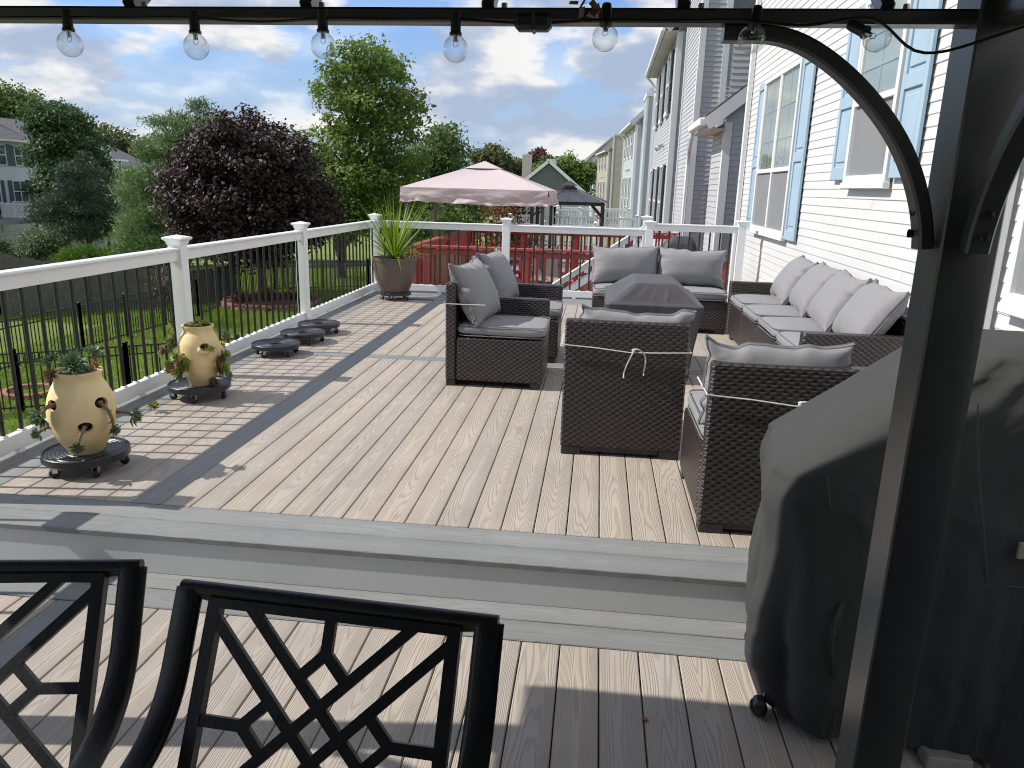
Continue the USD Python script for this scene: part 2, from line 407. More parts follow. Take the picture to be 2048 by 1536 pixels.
foliage('leaf_orange', (0.14, 0.06, 0.02), (0.24, 0.11, 0.03), (0.30, 0.17, 0.04))
foliage('leaf_yellow', (0.12, 0.11, 0.02), (0.22, 0.18, 0.03), (0.28, 0.22, 0.05))
foliage('leaf_brown', (0.07, 0.045, 0.025), (0.12, 0.08, 0.04), (0.14, 0.13, 0.05))
foliage('needle', (0.16, 0.24, 0.105), (0.28, 0.39, 0.17), (0.39, 0.50, 0.24), trans=0.2)
foliage('needle_dark', (0.05, 0.09, 0.05), (0.09, 0.15, 0.08), (0.14, 0.21, 0.11), trans=0.15)
foliage('juniper_green', (0.09, 0.18, 0.02), (0.17, 0.29, 0.03), (0.26, 0.38, 0.05), trans=0.25)
foliage('shrub_green', (0.075, 0.11, 0.045), (0.15, 0.19, 0.075), (0.24, 0.28, 0.11))
foliage('spike_green', (0.16, 0.26, 0.02), (0.28, 0.40, 0.03), (0.42, 0.50, 0.08), trans=0.4)
foliage('succulent', (0.16, 0.25, 0.13), (0.29, 0.40, 0.22), (0.42, 0.52, 0.32), trans=0.15)
foliage('succulent_lime', (0.28, 0.36, 0.07), (0.44, 0.48, 0.10), (0.56, 0.48, 0.13), trans=0.15)
foliage('succulent_red', (0.26, 0.14, 0.07), (0.38, 0.24, 0.11), (0.42, 0.36, 0.16), trans=0.1)
foliage('grass_blade', (0.18, 0.28, 0.03), (0.26, 0.38, 0.04), (0.36, 0.44, 0.08), trans=0.35)

# thin glass: sunlight passes
mat('pane_glass', {'f': ('layer_weight', {'blend': 0.5}), 'pw': ('math', {'math_type': 'power', 'value2': 2.6}), 'k': ('math', {'math_type': 'multiply_add', 'value2': 0.55, 'value3': 0.05}),
                   't': ('transparent_bsdf', {'color': (0.86, 0.89, 0.88)}), 'gl': ('glossy_bsdf', {'roughness': 0.015}), 'm': ('mix_closure', {})},
    [('f.facing', 'pw.value1'), ('pw.value', 'k.value1'), ('k.value', 'm.fac'), ('t.BSDF', 'm.closure1'), ('gl.BSDF', 'm.closure2')], surface='m.closure')
mat('bulb_glass', {'f': ('layer_weight', {'blend': 0.28}), 't': ('transparent_bsdf', {'color': (0.95, 0.97, 0.97)}), 'gl': ('glossy_bsdf', {'roughness': 0.01}), 'm': ('mix_closure', {}), 'k': ('math', {'math_type': 'multiply', 'value2': 0.75})},
    [('f.facing', 'k.value1'), ('k.value', 'm.fac'), ('t.BSDF', 'm.closure1'), ('gl.BSDF', 'm.closure2')], surface='m.closure')

# ------------------------------------------------------------------ ground
gx = np.concatenate([np.linspace(-700, -120, 8), np.linspace(-95, 30, 80), np.linspace(45, 500, 9)])
gy = np.concatenate([np.linspace(-300, -20, 6), np.linspace(-8, 110, 80), np.linspace(130, 900, 12)])
GX, GY = np.meshgrid(gx, gy, indexing='ij')


def ground_z(x, y):
    """Lawn height: level by the deck, falling away to the far left."""
    x, y = np.asarray(x, float), np.asarray(y, float)
    k = np.clip((-14 - x) / 14, 0, 1); k = k * k * (3 - 2 * k)
    return -2.75 - 0.055 * k * np.clip(np.hypot(x, y) - 30, 0, 70) + 0.10 * (noise(np.stack([x * 0.12, y * 0.12, x * 0], -1), 3) - 0.5)


GZ = ground_z(GX, GY)
_n = len(gy); _i, _j = np.meshgrid(np.arange(len(gx) - 1), np.arange(_n - 1), indexing='ij'); _a = (_i * _n + _j).ravel()
part('/World', 'lawn', (np.stack([GX, GY, GZ], -1).reshape(-1, 3), np.stack([_a, _a + _n, _a + _n + 1, _a + 1], 1)), 'lawn', smooth=True, kind='structure')
rng = np.random.default_rng(5)


def blades(n, x0, x1, y0, y1, h=0.07):
    c = np.stack([rng.uniform(x0, x1, n), rng.uniform(y0, y1, n)], 1)
    a = rng.uniform(0, PI, n); w = 0.008 + 0.006 * rng.random(n); hh = h * rng.uniform(0.5, 1.3, n)
    z = ground_z(c[:, 0], c[:, 1]) - 0.02
    d = np.stack([np.cos(a) * w, np.sin(a) * w], 1); ln = rng.normal(0, 0.03, (n, 2))
    v = np.stack([np.c_[c - d, z], np.c_[c + d, z], np.c_[c + ln, z + hh + 0.03]], 1).reshape(-1, 3)
    return v, np.arange(3 * n).reshape(-1, 3)


part('/World', 'grass', cat(blades(90000, -14, -4.2, 9, 24), blades(60000, -18, -9, 20, 36, 0.09)), 'grass_blade', kind='stuff', label='short bright green grass on the lawn beyond the railing', category='grass')

# ------------------------------------------------------------------ decks
PLANK_W = 0.1395


def plank(parent, x, y0, y1, ztop, material, w=PLANK_W, th=0.024):
    L = y1 - y0
    part(parent, 'plank', box((-w / 2, -L / 2, -th), (w / 2, L / 2, 0), 0.003), material, loc=(x, (y0 + y1) / 2, ztop))


def cross_plank(parent, y, x0, x1, ztop, material, w=PLANK_W, th=0.024, name='border_board'):
    L = x1 - x0
    part(parent, name, box((-w / 2, -L / 2, -th), (w / 2, L / 2, 0), 0.003), material, loc=((x0 + x1) / 2, y, ztop), rotz=90)


HX = 2.14                      # plane of the house wall
PX0, PP = -1.3678, 0.1445      # plank joint and pitch
UD = uniq('/World', 'upper_deck'); UsdGeom.Xform.Define(stage, UD); data(UD, kind='structure')
for k in range(-4, 25):
    x = PX0 + PP * k + PP / 2
    if x > HX - 0.07:
        break
    if x < -1.93:
        continue
    plank(UD, x, 3.040, 6.203, 0, 'tan_board'); plank(UD, x, 6.352, 9.738, 0, 'tan_board')
for k in range(-10, -5):
    x = PX0 + PP * k + PP / 2
    plank(UD, x, 3.040, 6.203, 0, 'tan_board'); plank(UD, x, 6.352, 9.60, 0, 'tan_board')
sx = PX0 - 4.5 * PP
part(UD, 'border_board', box((-PLANK_W / 2, -3.35, -0.024), (PLANK_W / 2, 3.35, 0), 0.003), 'grey_board', loc=(sx, 6.39, 0))
cross_plank(UD, 6.2775, -2.80, sx - 0.075, 0, 'grey_board'); cross_plank(UD, 6.2775, sx + 0.075, HX - 0.02, 0, 'grey_board')
part(UD, 'border_board', box((-PLANK_W / 2, -3.62, -0.024), (PLANK_W / 2, 3.62, 0), 0.003), 'grey_board', loc=(-2.882, 6.66, 0))
part(UD, 'border_board', box((-PLANK_W / 2, -3.74, -0.024), (PLANK_W / 2, 3.74, 0), 0.003), 'grey_board', loc=(-3.027, 6.78, 0))
cross_plank(UD, 9.815, -2.81, HX - 0.02, 0, 'grey_board'); cross_plank(UD, 9.96, -2.81, HX - 0.02, 0, 'grey_board')
cross_plank(UD, 10.105, -2.95, HX - 0.02, 0, 'grey_board'); cross_plank(UD, 10.25, -2.95, HX - 0.02, 0, 'grey_board'); cross_plank(UD, 10.39, -3.09, HX - 0.02, 0, 'grey_board')
cross_plank(UD, 2.9625, -3.1, HX - 0.02, 0, 'grey_board', w=0.142); cross_plank(UD, 2.815, -3.1, HX - 0.02, 0, 'grey_board', w=0.145, th=0.026, name='nosing_board')
part(UD, 'riser_board', box((-3.1, 2.752, -0.184), (HX - 0.02, 2.772, -0.028)), 'riser_white')
part(UD, 'deck_frame', box((-3.08, 2.78, -0.30), (HX - 0.03, 10.42, -0.032)), 'dark_wood')
part(UD, 'rim_board', box((-3.125, 2.75, -0.30), (-3.10, 10.47, -0.03)), 'white_trim')
part(UD, 'rim_board', box((-3.10, 10.445, -0.30), (HX - 0.02, 10.47, -0.03)), 'white_trim')
for x in (-2.9, -0.5, 1.8):
    for y in (5.3, 10.2):
        part(UD, 'support_post', box((x - 0.07, y - 0.07, -2.9), (x + 0.07, y + 0.07, -0.30)), 'white_trim')

ZL = -0.186
LD = uniq('/World', 'lower_deck'); UsdGeom.Xform.Define(stage, LD); data(LD, kind='structure')
for k in range(-21, 17):
    x = -0.2018 + PP * k + PP / 2
    if x > HX - 0.06 or x < -3.06:
        continue
    g = -2.09 < x < -1.95
    plank(LD, x, -1.2, 2.493, ZL, 'grey_board' if g else 'tan_board')
cross_plank(LD, 2.567, -3.1, HX - 0.02, ZL, 'grey_board', w=0.134); cross_plank(LD, 2.71, -3.1, HX - 0.02, ZL, 'grey_board', w=0.14)
part(LD, 'deck_frame', box((-3.08, -1.2, ZL - 0.30), (HX - 0.03, 2.74, ZL - 0.032)), 'dark_wood')
part(LD, 'rim_board', box((-3.125, -1.2, ZL - 0.30), (-3.10, 2.74, ZL - 0.03)), 'white_trim')

# ------------------------------------------------------------------ railings
RX, RY = -3.06, 10.33


def post_mesh(x, y, z0, ztop, parent, skirt=True):
    p = part(parent, 'post', box((x - 0.05, y - 0.05, z0), (x + 0.05, y + 0.05, ztop), 0.004), 'white_vinyl')
    part(p, 'post_cap', lathe([(0.001, ztop - 0.004), (0.053, ztop - 0.004), (0.056, ztop + 0.006), (0.060, ztop + 0.020), (0.076, ztop + 0.034), (0.078, ztop + 0.044), (0.072, ztop + 0.050), (0.001, ztop + 0.066)], c=(x, y, 0), square=True), 'white_vinyl')
    if skirt:
        part(p, 'post_skirt', lathe([(0.052, z0 + 0.085), (0.058, z0 + 0.075), (0.060, z0 + 0.03), (0.078, z0 + 0.012), (0.078, z0)], c=(x, y, 0), square=True), 'white_vinyl')
    return p


def rail_run(parent, a, b, zt, zb, n_bal, feet=1, z0=0.0):
    """Rails and round balusters between post faces at a and b (x, y)."""
    a, b = np.asarray(a, float), np.asarray(b, float)
    A = lambda z: (a[0], a[1], z); B = lambda z: (b[0], b[1], z)
    t = (b - a) / np.linalg.norm(b - a)
    part(parent, 'top_rail', cat(obox(A(zt - 0.055), B(zt - 0.055), 0.048, 0.080, 0.003), obox(A(zt - 0.0095), B(zt - 0.0095), 0.088, 0.019, 0.005)), 'white_vinyl')
    part(parent, 'bottom_rail', obox(A(zb - 0.043), B(zb - 0.043), 0.046, 0.086, 0.004), 'white_vinyl')
    for k, p in ((0, a), (1, b)):
        q = p + t * (0.006 if k == 0 else -0.006)
        s = t * 0.006
        part(parent, 'rail_bracket', cat(obox((*(q - s), zt - 0.052), (*(q + s), zt - 0.052), 0.062, 0.098, 0.003), obox((*(q - s), zb - 0.043), (*(q + s), zb - 0.043), 0.058, 0.096, 0.003)), 'white_vinyl')
    boss = []
    for k in range(n_bal):
        p = a + (b - a) * (k + 0.65) / (n_bal + 0.3)
        part(parent, 'baluster', tube([(*p, zb - 0.005), (*p, zt - 0.09)], 0.0112, 8, cap=False), 'black_metal')
        boss.append(box((p[0] - 0.017, p[1] - 0.017, zb - 0.002), (p[0] + 0.017, p[1] + 0.017, zb + 0.010), 0.003))
    part(parent, 'baluster_base', cat(*boss), 'white_vinyl', kind='stuff')
    for k in range(feet):
        p = a + (b - a) * (k + 1) / (feet + 1)
        part(parent, 'support_block', box((p[0] - 0.024, p[1] - 0.024, z0), (p[0] + 0.024, p[1] + 0.024, zb - 0.087), 0.003), 'white_vinyl')


R1 = thing('deck_railing', 'white railing with black balusters along the lawn side behind the jars and dollies', 'railing')
ys = [2.93, 5.30, 7.67, 10.28]
for y in ys[:3]:
    post_mesh(RX, y, 0, 0.995, R1)
post_mesh(RX, RY, 0, 0.995, R1)
for y0, y1, n in ((2.93, 5.30, 17), (5.30, 7.67, 17), (7.67, RY, 18)):
    rail_run(R1, (RX, y0 + 0.05), (RX, y1 - 0.05), 0.970, 0.112, n, feet=3)
rail_run(R1, (RX, 0.30), (RX, 2.80), 0.970 + ZL, 0.112 + ZL, 17, feet=2, z0=ZL)
post_mesh(RX, 0.24, ZL, 0.995 + ZL, R1)
R2 = thing('deck_railing', 'white railing with black balusters across the far end of the deck', 'railing')
for x, zt in ((-1.235, 0.995), (0.675, 1.02), (1.865, 1.06)):
    post_mesh(x, RY, 0, zt, R2)
rail_run(R2, (RX + 0.05, RY), (-1.285, RY), 0.968, 0.108, 13, feet=1)
rail_run(R2, (-1.185, RY), (0.625, RY), 0.968, 0.108, 14, feet=1)
rail_run(R2, (0.725, RY), (1.815, RY), 1.045, 0.15, 8, feet=1)

ST = thing('stair_railing', 'white sloping stair rail descending behind the far end railing towards the red deck', 'railing')
for yy in (10.78,):
    post_mesh(0.66, yy, -0.1, 1.065, ST, skirt=False)
    a, b = np.array((0.63, yy, 0.985)), np.array((-1.25, yy, -0.31))
    part(ST, 'top_rail', cat(obox(a - (0, 0, 0.05), b - (0, 0, 0.05), 0.05, 0.07, 0.003), obox(a, b, 0.09, 0.022, 0.005)), 'white_vinyl')
    part(ST, 'bottom_rail', obox(a - (0, 0, 0.235), b - (0, 0, 0.235), 0.06, 0.10, 0.004), 'white_vinyl')
    post_mesh(-1.3, yy, -1.6, -0.25, ST, skirt=False)
for k in range(9):
    part(ST, 'stair_tread', box((0.55 - 0.27 * (k + 1), 10.82, -0.19 * (k + 1) - 0.03), (0.55 - 0.27 * k, 11.75, -0.19 * (k + 1)), 0.004), 'grey_board')

# ------------------------------------------------------------------ houses on the right
def lap_wall(a, b, z0, z1, pitch, proud=0.013, out=None):
    """One sheet of clapboard from a to b (x, y), facing to the left of a->b, or to out."""
    a, b = np.asarray(a, float), np.asarray(b, float)
    t = (b - a) / np.linalg.norm(b - a); n = np.array([-t[1], t[0]])
    if out is not None and n @ np.asarray(out) < 0:
        n = -n
    v, f, z = [], [], z0
    while z < z1 - 1e-6:
        zz = min(z + pitch, z1)
        for p, d, h in ((a, 0.0, z), (b, 0.0, z), (a, proud, z), (b, proud, z), (a, 0.002, zz), (b, 0.002, zz)):
            q = p + n * d; v.append((q[0], q[1], h))
        k = len(v) - 6
        f += [[k, k + 1, k + 3, k + 2], [k + 2, k + 3, k + 5, k + 4]]
        z = zz
    return np.array(v), tri(f)


H0 = thing('white_house', 'white clapboard house close on the right of the deck, with blue panelled shutters', 'house')
part(H0, 'wall', box((HX + 0.012, -3.0, -2.9), (HX + 7.0, 12.28, 5.9)), 'white_siding')
pitch = 0.0797
sv = []
for k in range(int(7.3 / pitch)):
    z = -0.55 + k * pitch
    y0, y1 = -2.9, 12.22
    prof = np.array([(0.0, z), (-0.0075, z), (-0.0095, z + 0.004), (-0.003, z + pitch), (0.0, z + pitch)])
    v = np.array([[HX + 0.010 + d, y, h] for y in (y0, y1) for d, h in prof])
    f = [[i, i + 1, i + 6, i + 5] for i in range(4)]
    if -0.05 < z < 5.2:
        cut = 3.2 + 3.66 * ((k * 0.37) % 1.0); ends = [y0, cut, cut + 3.9, y1]
        for q, (c0, c1) in enumerate(zip(ends[:-1], ends[1:])):
            wv = 0.0012 * math.sin(7.3 * k + 2.1 * q)
            vv = np.array([[HX + 0.010 + d - 0.0012 * (q % 2) * (d < 0), y, h + wv] for y in (c0, c1) for d, h in prof])
            part(H0, 'siding_board', (vv, tri(f + [[5, 6, 7, 8]])), 'white_siding')
    else:
        sv.append((v, tri(f)))
part(H0, 'siding', cat(*sv), 'white_siding', kind='stuff')
part(H0, 'corner_trim', cat(box((HX - 0.022, 12.215, -2.9), (HX + 0.02, 12.32, 5.9), 0.004), box((HX - 0.020, 12.29, -2.9), (HX + 0.09, 12.318, 5.9), 0.003)), 'white_trim')
part(H0, 'side_siding', lap_wall((HX + 0.09, 12.285), (HX + 7, 12.285), -2.7, 5.8, pitch, out=(0, 1)), 'white_siding', kind='stuff')
part(H0, 'roof', (np.array([[HX - 0.4, -3.4, 5.9], [HX + 7.4, -3.4, 5.9], [HX - 0.4, 12.6, 5.9], [HX + 7.4, 12.6, 5.9], [HX + 3.5, -3.4, 8.5], [HX + 3.5, 12.6, 8.5]]), np.array([[0, 2, 5], [0, 5, 4], [1, 4, 5], [1, 5, 3], [0, 4, 1], [2, 3, 5], [0, 1, 3], [0, 3, 2]])), 'roof_shingle')


def downspout(parent, x, y, z0, z1, rough='white_trim'):
    part(parent, 'downspout', cat(box((x - 0.055, y - 0.04, z0), (x, y + 0.04, z1), 0.008), box((x - 0.058, y - 0.043, (z0 + z1) / 2 - 0.01), (x, y + 0.043, (z0 + z1) / 2 + 0.01))), rough)


downspout(H0, HX - 0.02, 12.12, -2.5, 5.8)
downspout(H0, HX - 0.02, 4.30, -0.15, 5.8)


def window(parent, y0, y1, z0, z1, zm, units, xw, upper='pane_glass', muntins=(3, 3), blind_low='screen', blind_up='blind', s=1.0):
    """Double-hung window in a wall facing -x at xw, y0 < y1; zm is the meeting rail."""
    fr = 0.055 * s; d0, d1 = xw - 0.018, xw - 0.062
    bars = [box((d1, y0, z0 + 0.03 * s), (d0, y0 + fr, z1), 0.004), box((d1, y1 - fr, z0 + 0.03 * s), (d0, y1, z1), 0.004), box((d1, y0 + fr, z1 - fr), (d0, y1 - fr, z1), 0.004),
            box((d1 - 0.012, y0 - 0.01, z0 - 0.02), (d0, y1 + 0.01, z0 + 0.03 * s), 0.005), box((d1, y0 + fr, z0 + 0.03 * s), (d0, y1 - fr, z0 + 0.085 * s), 0.003)]
    w = part(parent, 'window', cat(*bars), 'white_trim')
    uw = (y1 - y0 - 2 * fr) / units
    for k in range(units):
        a, b = y0 + fr + uw * k, y0 + fr + uw * (k + 1)
        if k:
            part(w, 'mullion', box((d1 + 0.002, a - 0.03 * s, z0 + 0.085 * s), (d0, a + 0.03 * s, z1 - fr), 0.003), 'white_trim')
        a += 0.03 * s if k else 0; b -= 0.03 * s if k < units - 1 else 0
        zl = z0 + 0.085 * s
        part(w, 'sash', cat(box((d1 + 0.004, a, zm - 0.025 * s), (d0 - 0.004, b, zm + 0.025 * s), 0.003), box((d1 + 0.012, a, zm + 0.025 * s), (d0 - 0.004, a + 0.02 * s, z1 - fr)), box((d1 + 0.012, b - 0.02 * s, zm + 0.025 * s), (d0 - 0.004, b, z1 - fr))), 'white_trim')
        part(w, 'blind', box((d0 - 0.008, a, zm), (d0 - 0.004, b, z1 - fr)), blind_up)
        part(w, 'pane', box((d0 - 0.022, a, zm + 0.02), (d0 - 0.019, b, z1 - fr)), 'pane_glass')
        part(w, 'insect_screen', box((d0 - 0.014, a, zl), (d0 - 0.010, b, zm - 0.02 * s)), blind_low)
        ms = []
        for i in range(1, muntins[0]):
            y = a + (b - a) * i / muntins[0]; ms.append(box((d0 - 0.018, y - 0.007, zm + 0.02), (d0 - 0.009, y + 0.007, z1 - fr)))
        for i in range(1, muntins[1]):
            z = zm + (z1 - fr - zm) * i / muntins[1]; ms.append(box((d0 - 0.0175, a, z - 0.007), (d0 - 0.0095, b, z + 0.007)))
        part(w, 'muntin', cat(*ms), 'muntin')
    return w


def shutter(parent, y0, y1, z0, z1, xw, material, panels=True):
    d0, d1 = xw - 0.017, xw - 0.045
    st = 0.055
    zm = z0 + (z1 - z0) * 0.46
    s = part(parent, 'shutter', cat(box((d1, y0, z0), (d0, y0 + st, z1), 0.004), box((d1, y1 - st, z0), (d0, y1, z1), 0.004), box((d1, y0 + st, z0), (d0, y1 - st, z0 + 0.11), 0.003), box((d1, y0 + st, z1 - 0.09), (d0, y1 - st, z1), 0.003), box((d1, y0 + st, zm - 0.05), (d0, y1 - st, zm + 0.05), 0.003)), material)
    if panels:
        for a, b in ((z0 + 0.11, zm - 0.05), (zm + 0.05, z1 - 0.09)):
            part(s, 'shutter_panel', cat(box((d0 - 0.010, y0 + st, a), (d0 - 0.004, y1 - st, b)), box((d0 - 0.022, y0 + st + 0.03, a + 0.04), (d0 - 0.008, y1 - st - 0.03, b - 0.04), 0.012)), material)


window(H0, 9.03, 10.92, 0.965, 2.90, 1.745, 2, HX, muntins=(2, 3), blind_low='screen')
shutter(H0, 8.57, 9.01, 0.97, 2.90, HX, 'shutter_blue'); shutter(H0, 10.94, 11.36, 0.97, 2.90, HX, 'shutter_blue')
window(H0, 6.05, 7.05, 1.545, 3.02, 2.21, 1, HX, muntins=(2, 3), blind_low='screen')
shutter(H0, 5.59, 6.03, 1.60, 3.02, HX, 'shutter_blue'); shutter(H0, 7.07, 7.49, 1.60, 3.02, HX, 'shutter_blue')
window(H0, 2.60, 4.12, 0.93, 3.0, 1.85, 2, HX, muntins=(2, 3))

# neighbours, each with facade, chimney chase and eaves
def wall_window(parent, P, z0, z1, w, shut=None, n=2):
    """Small double-hung window centred at P (x, y) in a wall facing -x, slightly proud."""
    x, y = P
    f = part(parent, 'window', cat(box((x - 0.07, y - w / 2 - 0.06, z0 - 0.06), (x - 0.015, y - w / 2, z1 + 0.06)), box((x - 0.07, y + w / 2, z0 - 0.06), (x - 0.015, y + w / 2 + 0.06, z1 + 0.06)), box((x - 0.07, y - w / 2, z1), (x - 0.015, y + w / 2, z1 + 0.06)), box((x - 0.08, y - w / 2 - 0.07, z0 - 0.10), (x - 0.015, y + w / 2 + 0.07, z0)), box((x - 0.055, y - w / 2, (z0 + z1) / 2 - 0.03), (x - 0.015, y + w / 2, (z0 + z1) / 2 + 0.03))), 'white_trim')
    part(f, 'blind', box((x - 0.02, y - w / 2, z0), (x - 0.012, y + w / 2, z1)), 'dark_interior')
    part(f, 'pane', box((x - 0.035, y - w / 2, z0), (x - 0.030, y + w / 2, z1)), 'pane_glass')
    if shut:
        for s in (-1, 1):
            c = y + s * (w / 2 + 0.06 + 0.19)
            part(parent, 'shutter', cat(box((x - 0.05, c - 0.18, z0 - 0.05), (x - 0.012, c + 0.18, z1 + 0.05)), box((x - 0.058, c - 0.13, z0 + 0.05), (x - 0.045, c + 0.13, (z0 + z1) / 2 - 0.06)), box((x - 0.058, c - 0.13, (z0 + z1) / 2 + 0.06), (x - 0.045, c + 0.13, z1 - 0.05))), shut)


def townhouse(label, x, y0, y1, skew, sid, shut, roof, eave=5.3, chim=None, chim_sid=None, zb=-2.9, depth=7.0, pitch=0.11, upper=(3.55, 5.0), lower=(0.2, 2.1), wins=3, rise=3.6):
    """Facade facing -x from y0 to y1 (skew: change of x over its length)."""
    h = thing('town_house', label, 'house', 'row houses beyond the white house')
    ang = math.degrees(math.atan2(-skew, y1 - y0)); L = math.hypot(skew, y1 - y0)
    T = lambda m: rz(move(m, (x, y0, 0)), ang, (x, y0, 0))
    P = lambda par, nm, m, ma, **k: part(par, nm, T(m), ma, **k)
    P(h, 'wall', box((0.012, 0.012, zb), (depth, L - 0.012, eave)), sid)
    P(h, 'siding', cat(lap_wall((0.012, 0), (0.012, L), zb, eave, pitch, out=(-1, 0)), lap_wall((0, 0.012), (depth, 0.012), zb, eave + 0.4, pitch, out=(0, -1))), sid, kind='stuff')
    for m in (box((-0.03, -0.03, zb), (0.12, 0.0, eave)), box((-0.03, 0.0, zb), (0.0, 0.12, eave)), box((-0.03, L - 0.12, zb), (0.0, L + 0.02, eave))):
        P(h, 'corner_trim', m, 'white_trim')
    o = 0.32
    rd = depth / 2
    v = np.array([[-o, -0.15, eave], [rd, -0.15, eave + rise], [depth + o, -0.15, eave], [-o, L + 0.15, eave], [rd, L + 0.15, eave + rise], [depth + o, L + 0.15, eave]])
    v2 = v + (0, 0, 0.16)
    f = [[0, 3, 4, 1], [1, 4, 5, 2]]
    P(h, 'roof', (np.vstack([v2, v + (0, 0, 0.02)]), np.vstack([tri(f), tri([[6, 7, 10, 9], [7, 8, 11, 10]]), tri([[0, 1, 7, 6], [1, 2, 8, 7], [3, 9, 10, 4], [4, 10, 11, 5], [0, 6, 9, 3]])])), roof)
    P(h, 'rake_board', cat(obox((-o, -0.17, eave + 0.05), (rd, -0.17, eave + rise + 0.05), 0.03, 0.26), (np.array([[0.0, 0.0, eave], [depth, 0.0, eave], [rd, 0.0, eave + rise]]), np.array([[0, 1, 2], [0, 2, 1]]))), sid)
    P(h, 'soffit', box((-o, -0.14, eave - 0.02), (0.0, L + 0.14, eave)), 'soffit')
    P(h, 'gutter', box((-o - 0.11, -0.15, eave - 0.01), (-o - 0.005, L + 0.15, eave + 0.13), 0.02), 'white_trim')
    sp = spline([(-o - 0.06, L - 0.05, eave - 0.02), (-o * 0.7, L - 0.05, eave - 0.18), (-0.08, L - 0.05, eave - 0.38), (-0.06, L - 0.05, eave - 0.7)], 8)
    P(h, 'downspout', cat(tube(sp, 0.045, 6), box((-0.10, L - 0.09, zb), (-0.03, L - 0.01, eave - 0.68))), 'white_trim')
    for z0, z1 in (upper, lower):
        for k in range(wins):
            yc = L * (0.22 + 0.60 * k / max(1, wins - 1))
            hh = []
            n0 = len(COUNT)
            w = 0.85
            xx = 0.0
            f = part(h, 'window', T(cat(box((xx - 0.07, yc - w / 2 - 0.06, z0 - 0.06), (xx - 0.015, yc - w / 2, z1 + 0.06)), box((xx - 0.07, yc + w / 2, z0 - 0.06), (xx - 0.015, yc + w / 2 + 0.06, z1 + 0.06)), box((xx - 0.07, yc - w / 2, z1), (xx - 0.015, yc + w / 2, z1 + 0.06)), box((xx - 0.08, yc - w / 2 - 0.07, z0 - 0.10), (xx - 0.015, yc + w / 2 + 0.07, z0)), box((xx - 0.055, yc - w / 2, (z0 + z1) / 2 - 0.03), (xx - 0.015, yc + w / 2, (z0 + z1) / 2 + 0.03)))), 'white_trim')
            part(f, 'blind', T(box((xx - 0.02, yc - w / 2, z0), (xx - 0.012, yc + w / 2, z1))), 'dark_interior')
            part(f, 'pane', T(box((xx - 0.035, yc - w / 2, z0), (xx - 0.030, yc + w / 2, z1))), 'pane_glass')
            if shut:
                for s in (-1, 1):
                    c = yc + s * (w / 2 + 0.06 + 0.19)
                    part(h, 'shutter', T(cat(box((xx - 0.05, c - 0.18, z0 - 0.05), (xx - 0.012, c + 0.18, z1 + 0.05)), box((xx - 0.058, c - 0.13, z0 + 0.05), (xx - 0.045, c + 0.13, (z0 + z1) / 2 - 0.06)), box((xx - 0.058, c - 0.13, (z0 + z1) / 2 + 0.06), (xx - 0.045, c + 0.13, z1 - 0.05)))), shut)
    for s in (0.30, 0.52):
        P(h, 'vent', obox((-0.02, L * s, 2.75), (-0.12, L * s, 2.68), 0.16, 0.14, 0.02), 'steel')
    if chim:
        cx0, cx1, cy0, cy1, ct = chim
        c = part(h, 'chimney', box((cx0 + 0.012, cy0 + 0.012, zb), (cx1, cy1, ct)), chim_sid or sid)
        part(c, 'siding', cat(lap_wall((cx0 + 0.012, cy0), (cx0 + 0.012, cy1), zb, ct, pitch, out=(-1, 0)), lap_wall((cx0, cy0 + 0.012), (cx1, cy0 + 0.012), zb, ct, pitch, out=(0, -1))), chim_sid or sid, kind='stuff')
        for m in (box((cx0 - 0.025, cy0 - 0.025, zb), (cx0 + 0.10, cy0 - 0.001, ct)), box((cx0 - 0.025, cy0, zb), (cx0 - 0.001, cy0 + 0.10, ct)), box((cx1 - 0.11, cy0 - 0.025, zb), (cx1 + 0.012, cy0, ct)), box((cx0 - 0.025, cy1 - 0.1, zb), (cx0 - 0.001, cy1, ct))):
            part(c, 'corner_trim', m, 'white_trim')
        part(c, 'chimney_cap', box((cx0 - 0.05, cy0 - 0.05, ct), (cx1 + 0.05, cy1 + 0.05, ct + 0.22)), 'white_trim')
        part(c, 'flue', tube([((cx0 + cx1) / 2, (cy0 + cy1) / 2, ct + 0.2), ((cx0 + cx1) / 2, (cy0 + cy1) / 2, ct + 0.62)], 0.2, 12), 'steel')
    return h


townhouse('grey white row house with black shutters and tall chimney, nearest in the row', 1.72, 20.7, 28.6, 0.06, 'grey_siding', 'shutter_black', 'roof_shingle', chim=(1.90, 2.48, 17.25, 20.2, 9.5), pitch=0.10)
townhouse('pale blue row house with a chimney, second in the row beyond the white house', 1.95, 48.9, 57.4, -0.40, 'blue_siding', None, 'roof_shingle', chim=(2.35, 3.1, 46.0, 49.0, 6.6), lower=(-0.4, 2.2))
townhouse('beige row house with a dark chimney cap, third in the row beyond the white house', 0.62, 84.5, 94.6, -1.05, 'beige_siding', None, 'roof_shingle', chim=(1.05, 2.3, 80.5, 84.4, 6.7), lower=(-0.4, 2.2))
townhouse('bright white row house beyond the beige one, small and far off', -1.1, 119, 141, -2.1, 'white_siding', None, 'roof_shingle', lower=(-0.4, 2.2), depth=9)
townhouse('far end row house with a steep olive green roof and gable', -3.9, 146, 158, -0.6, 'cream_siding', None, 'roof_green', lower=(-0.4, 2.2), depth=12, eave=5.5, rise=5.5)

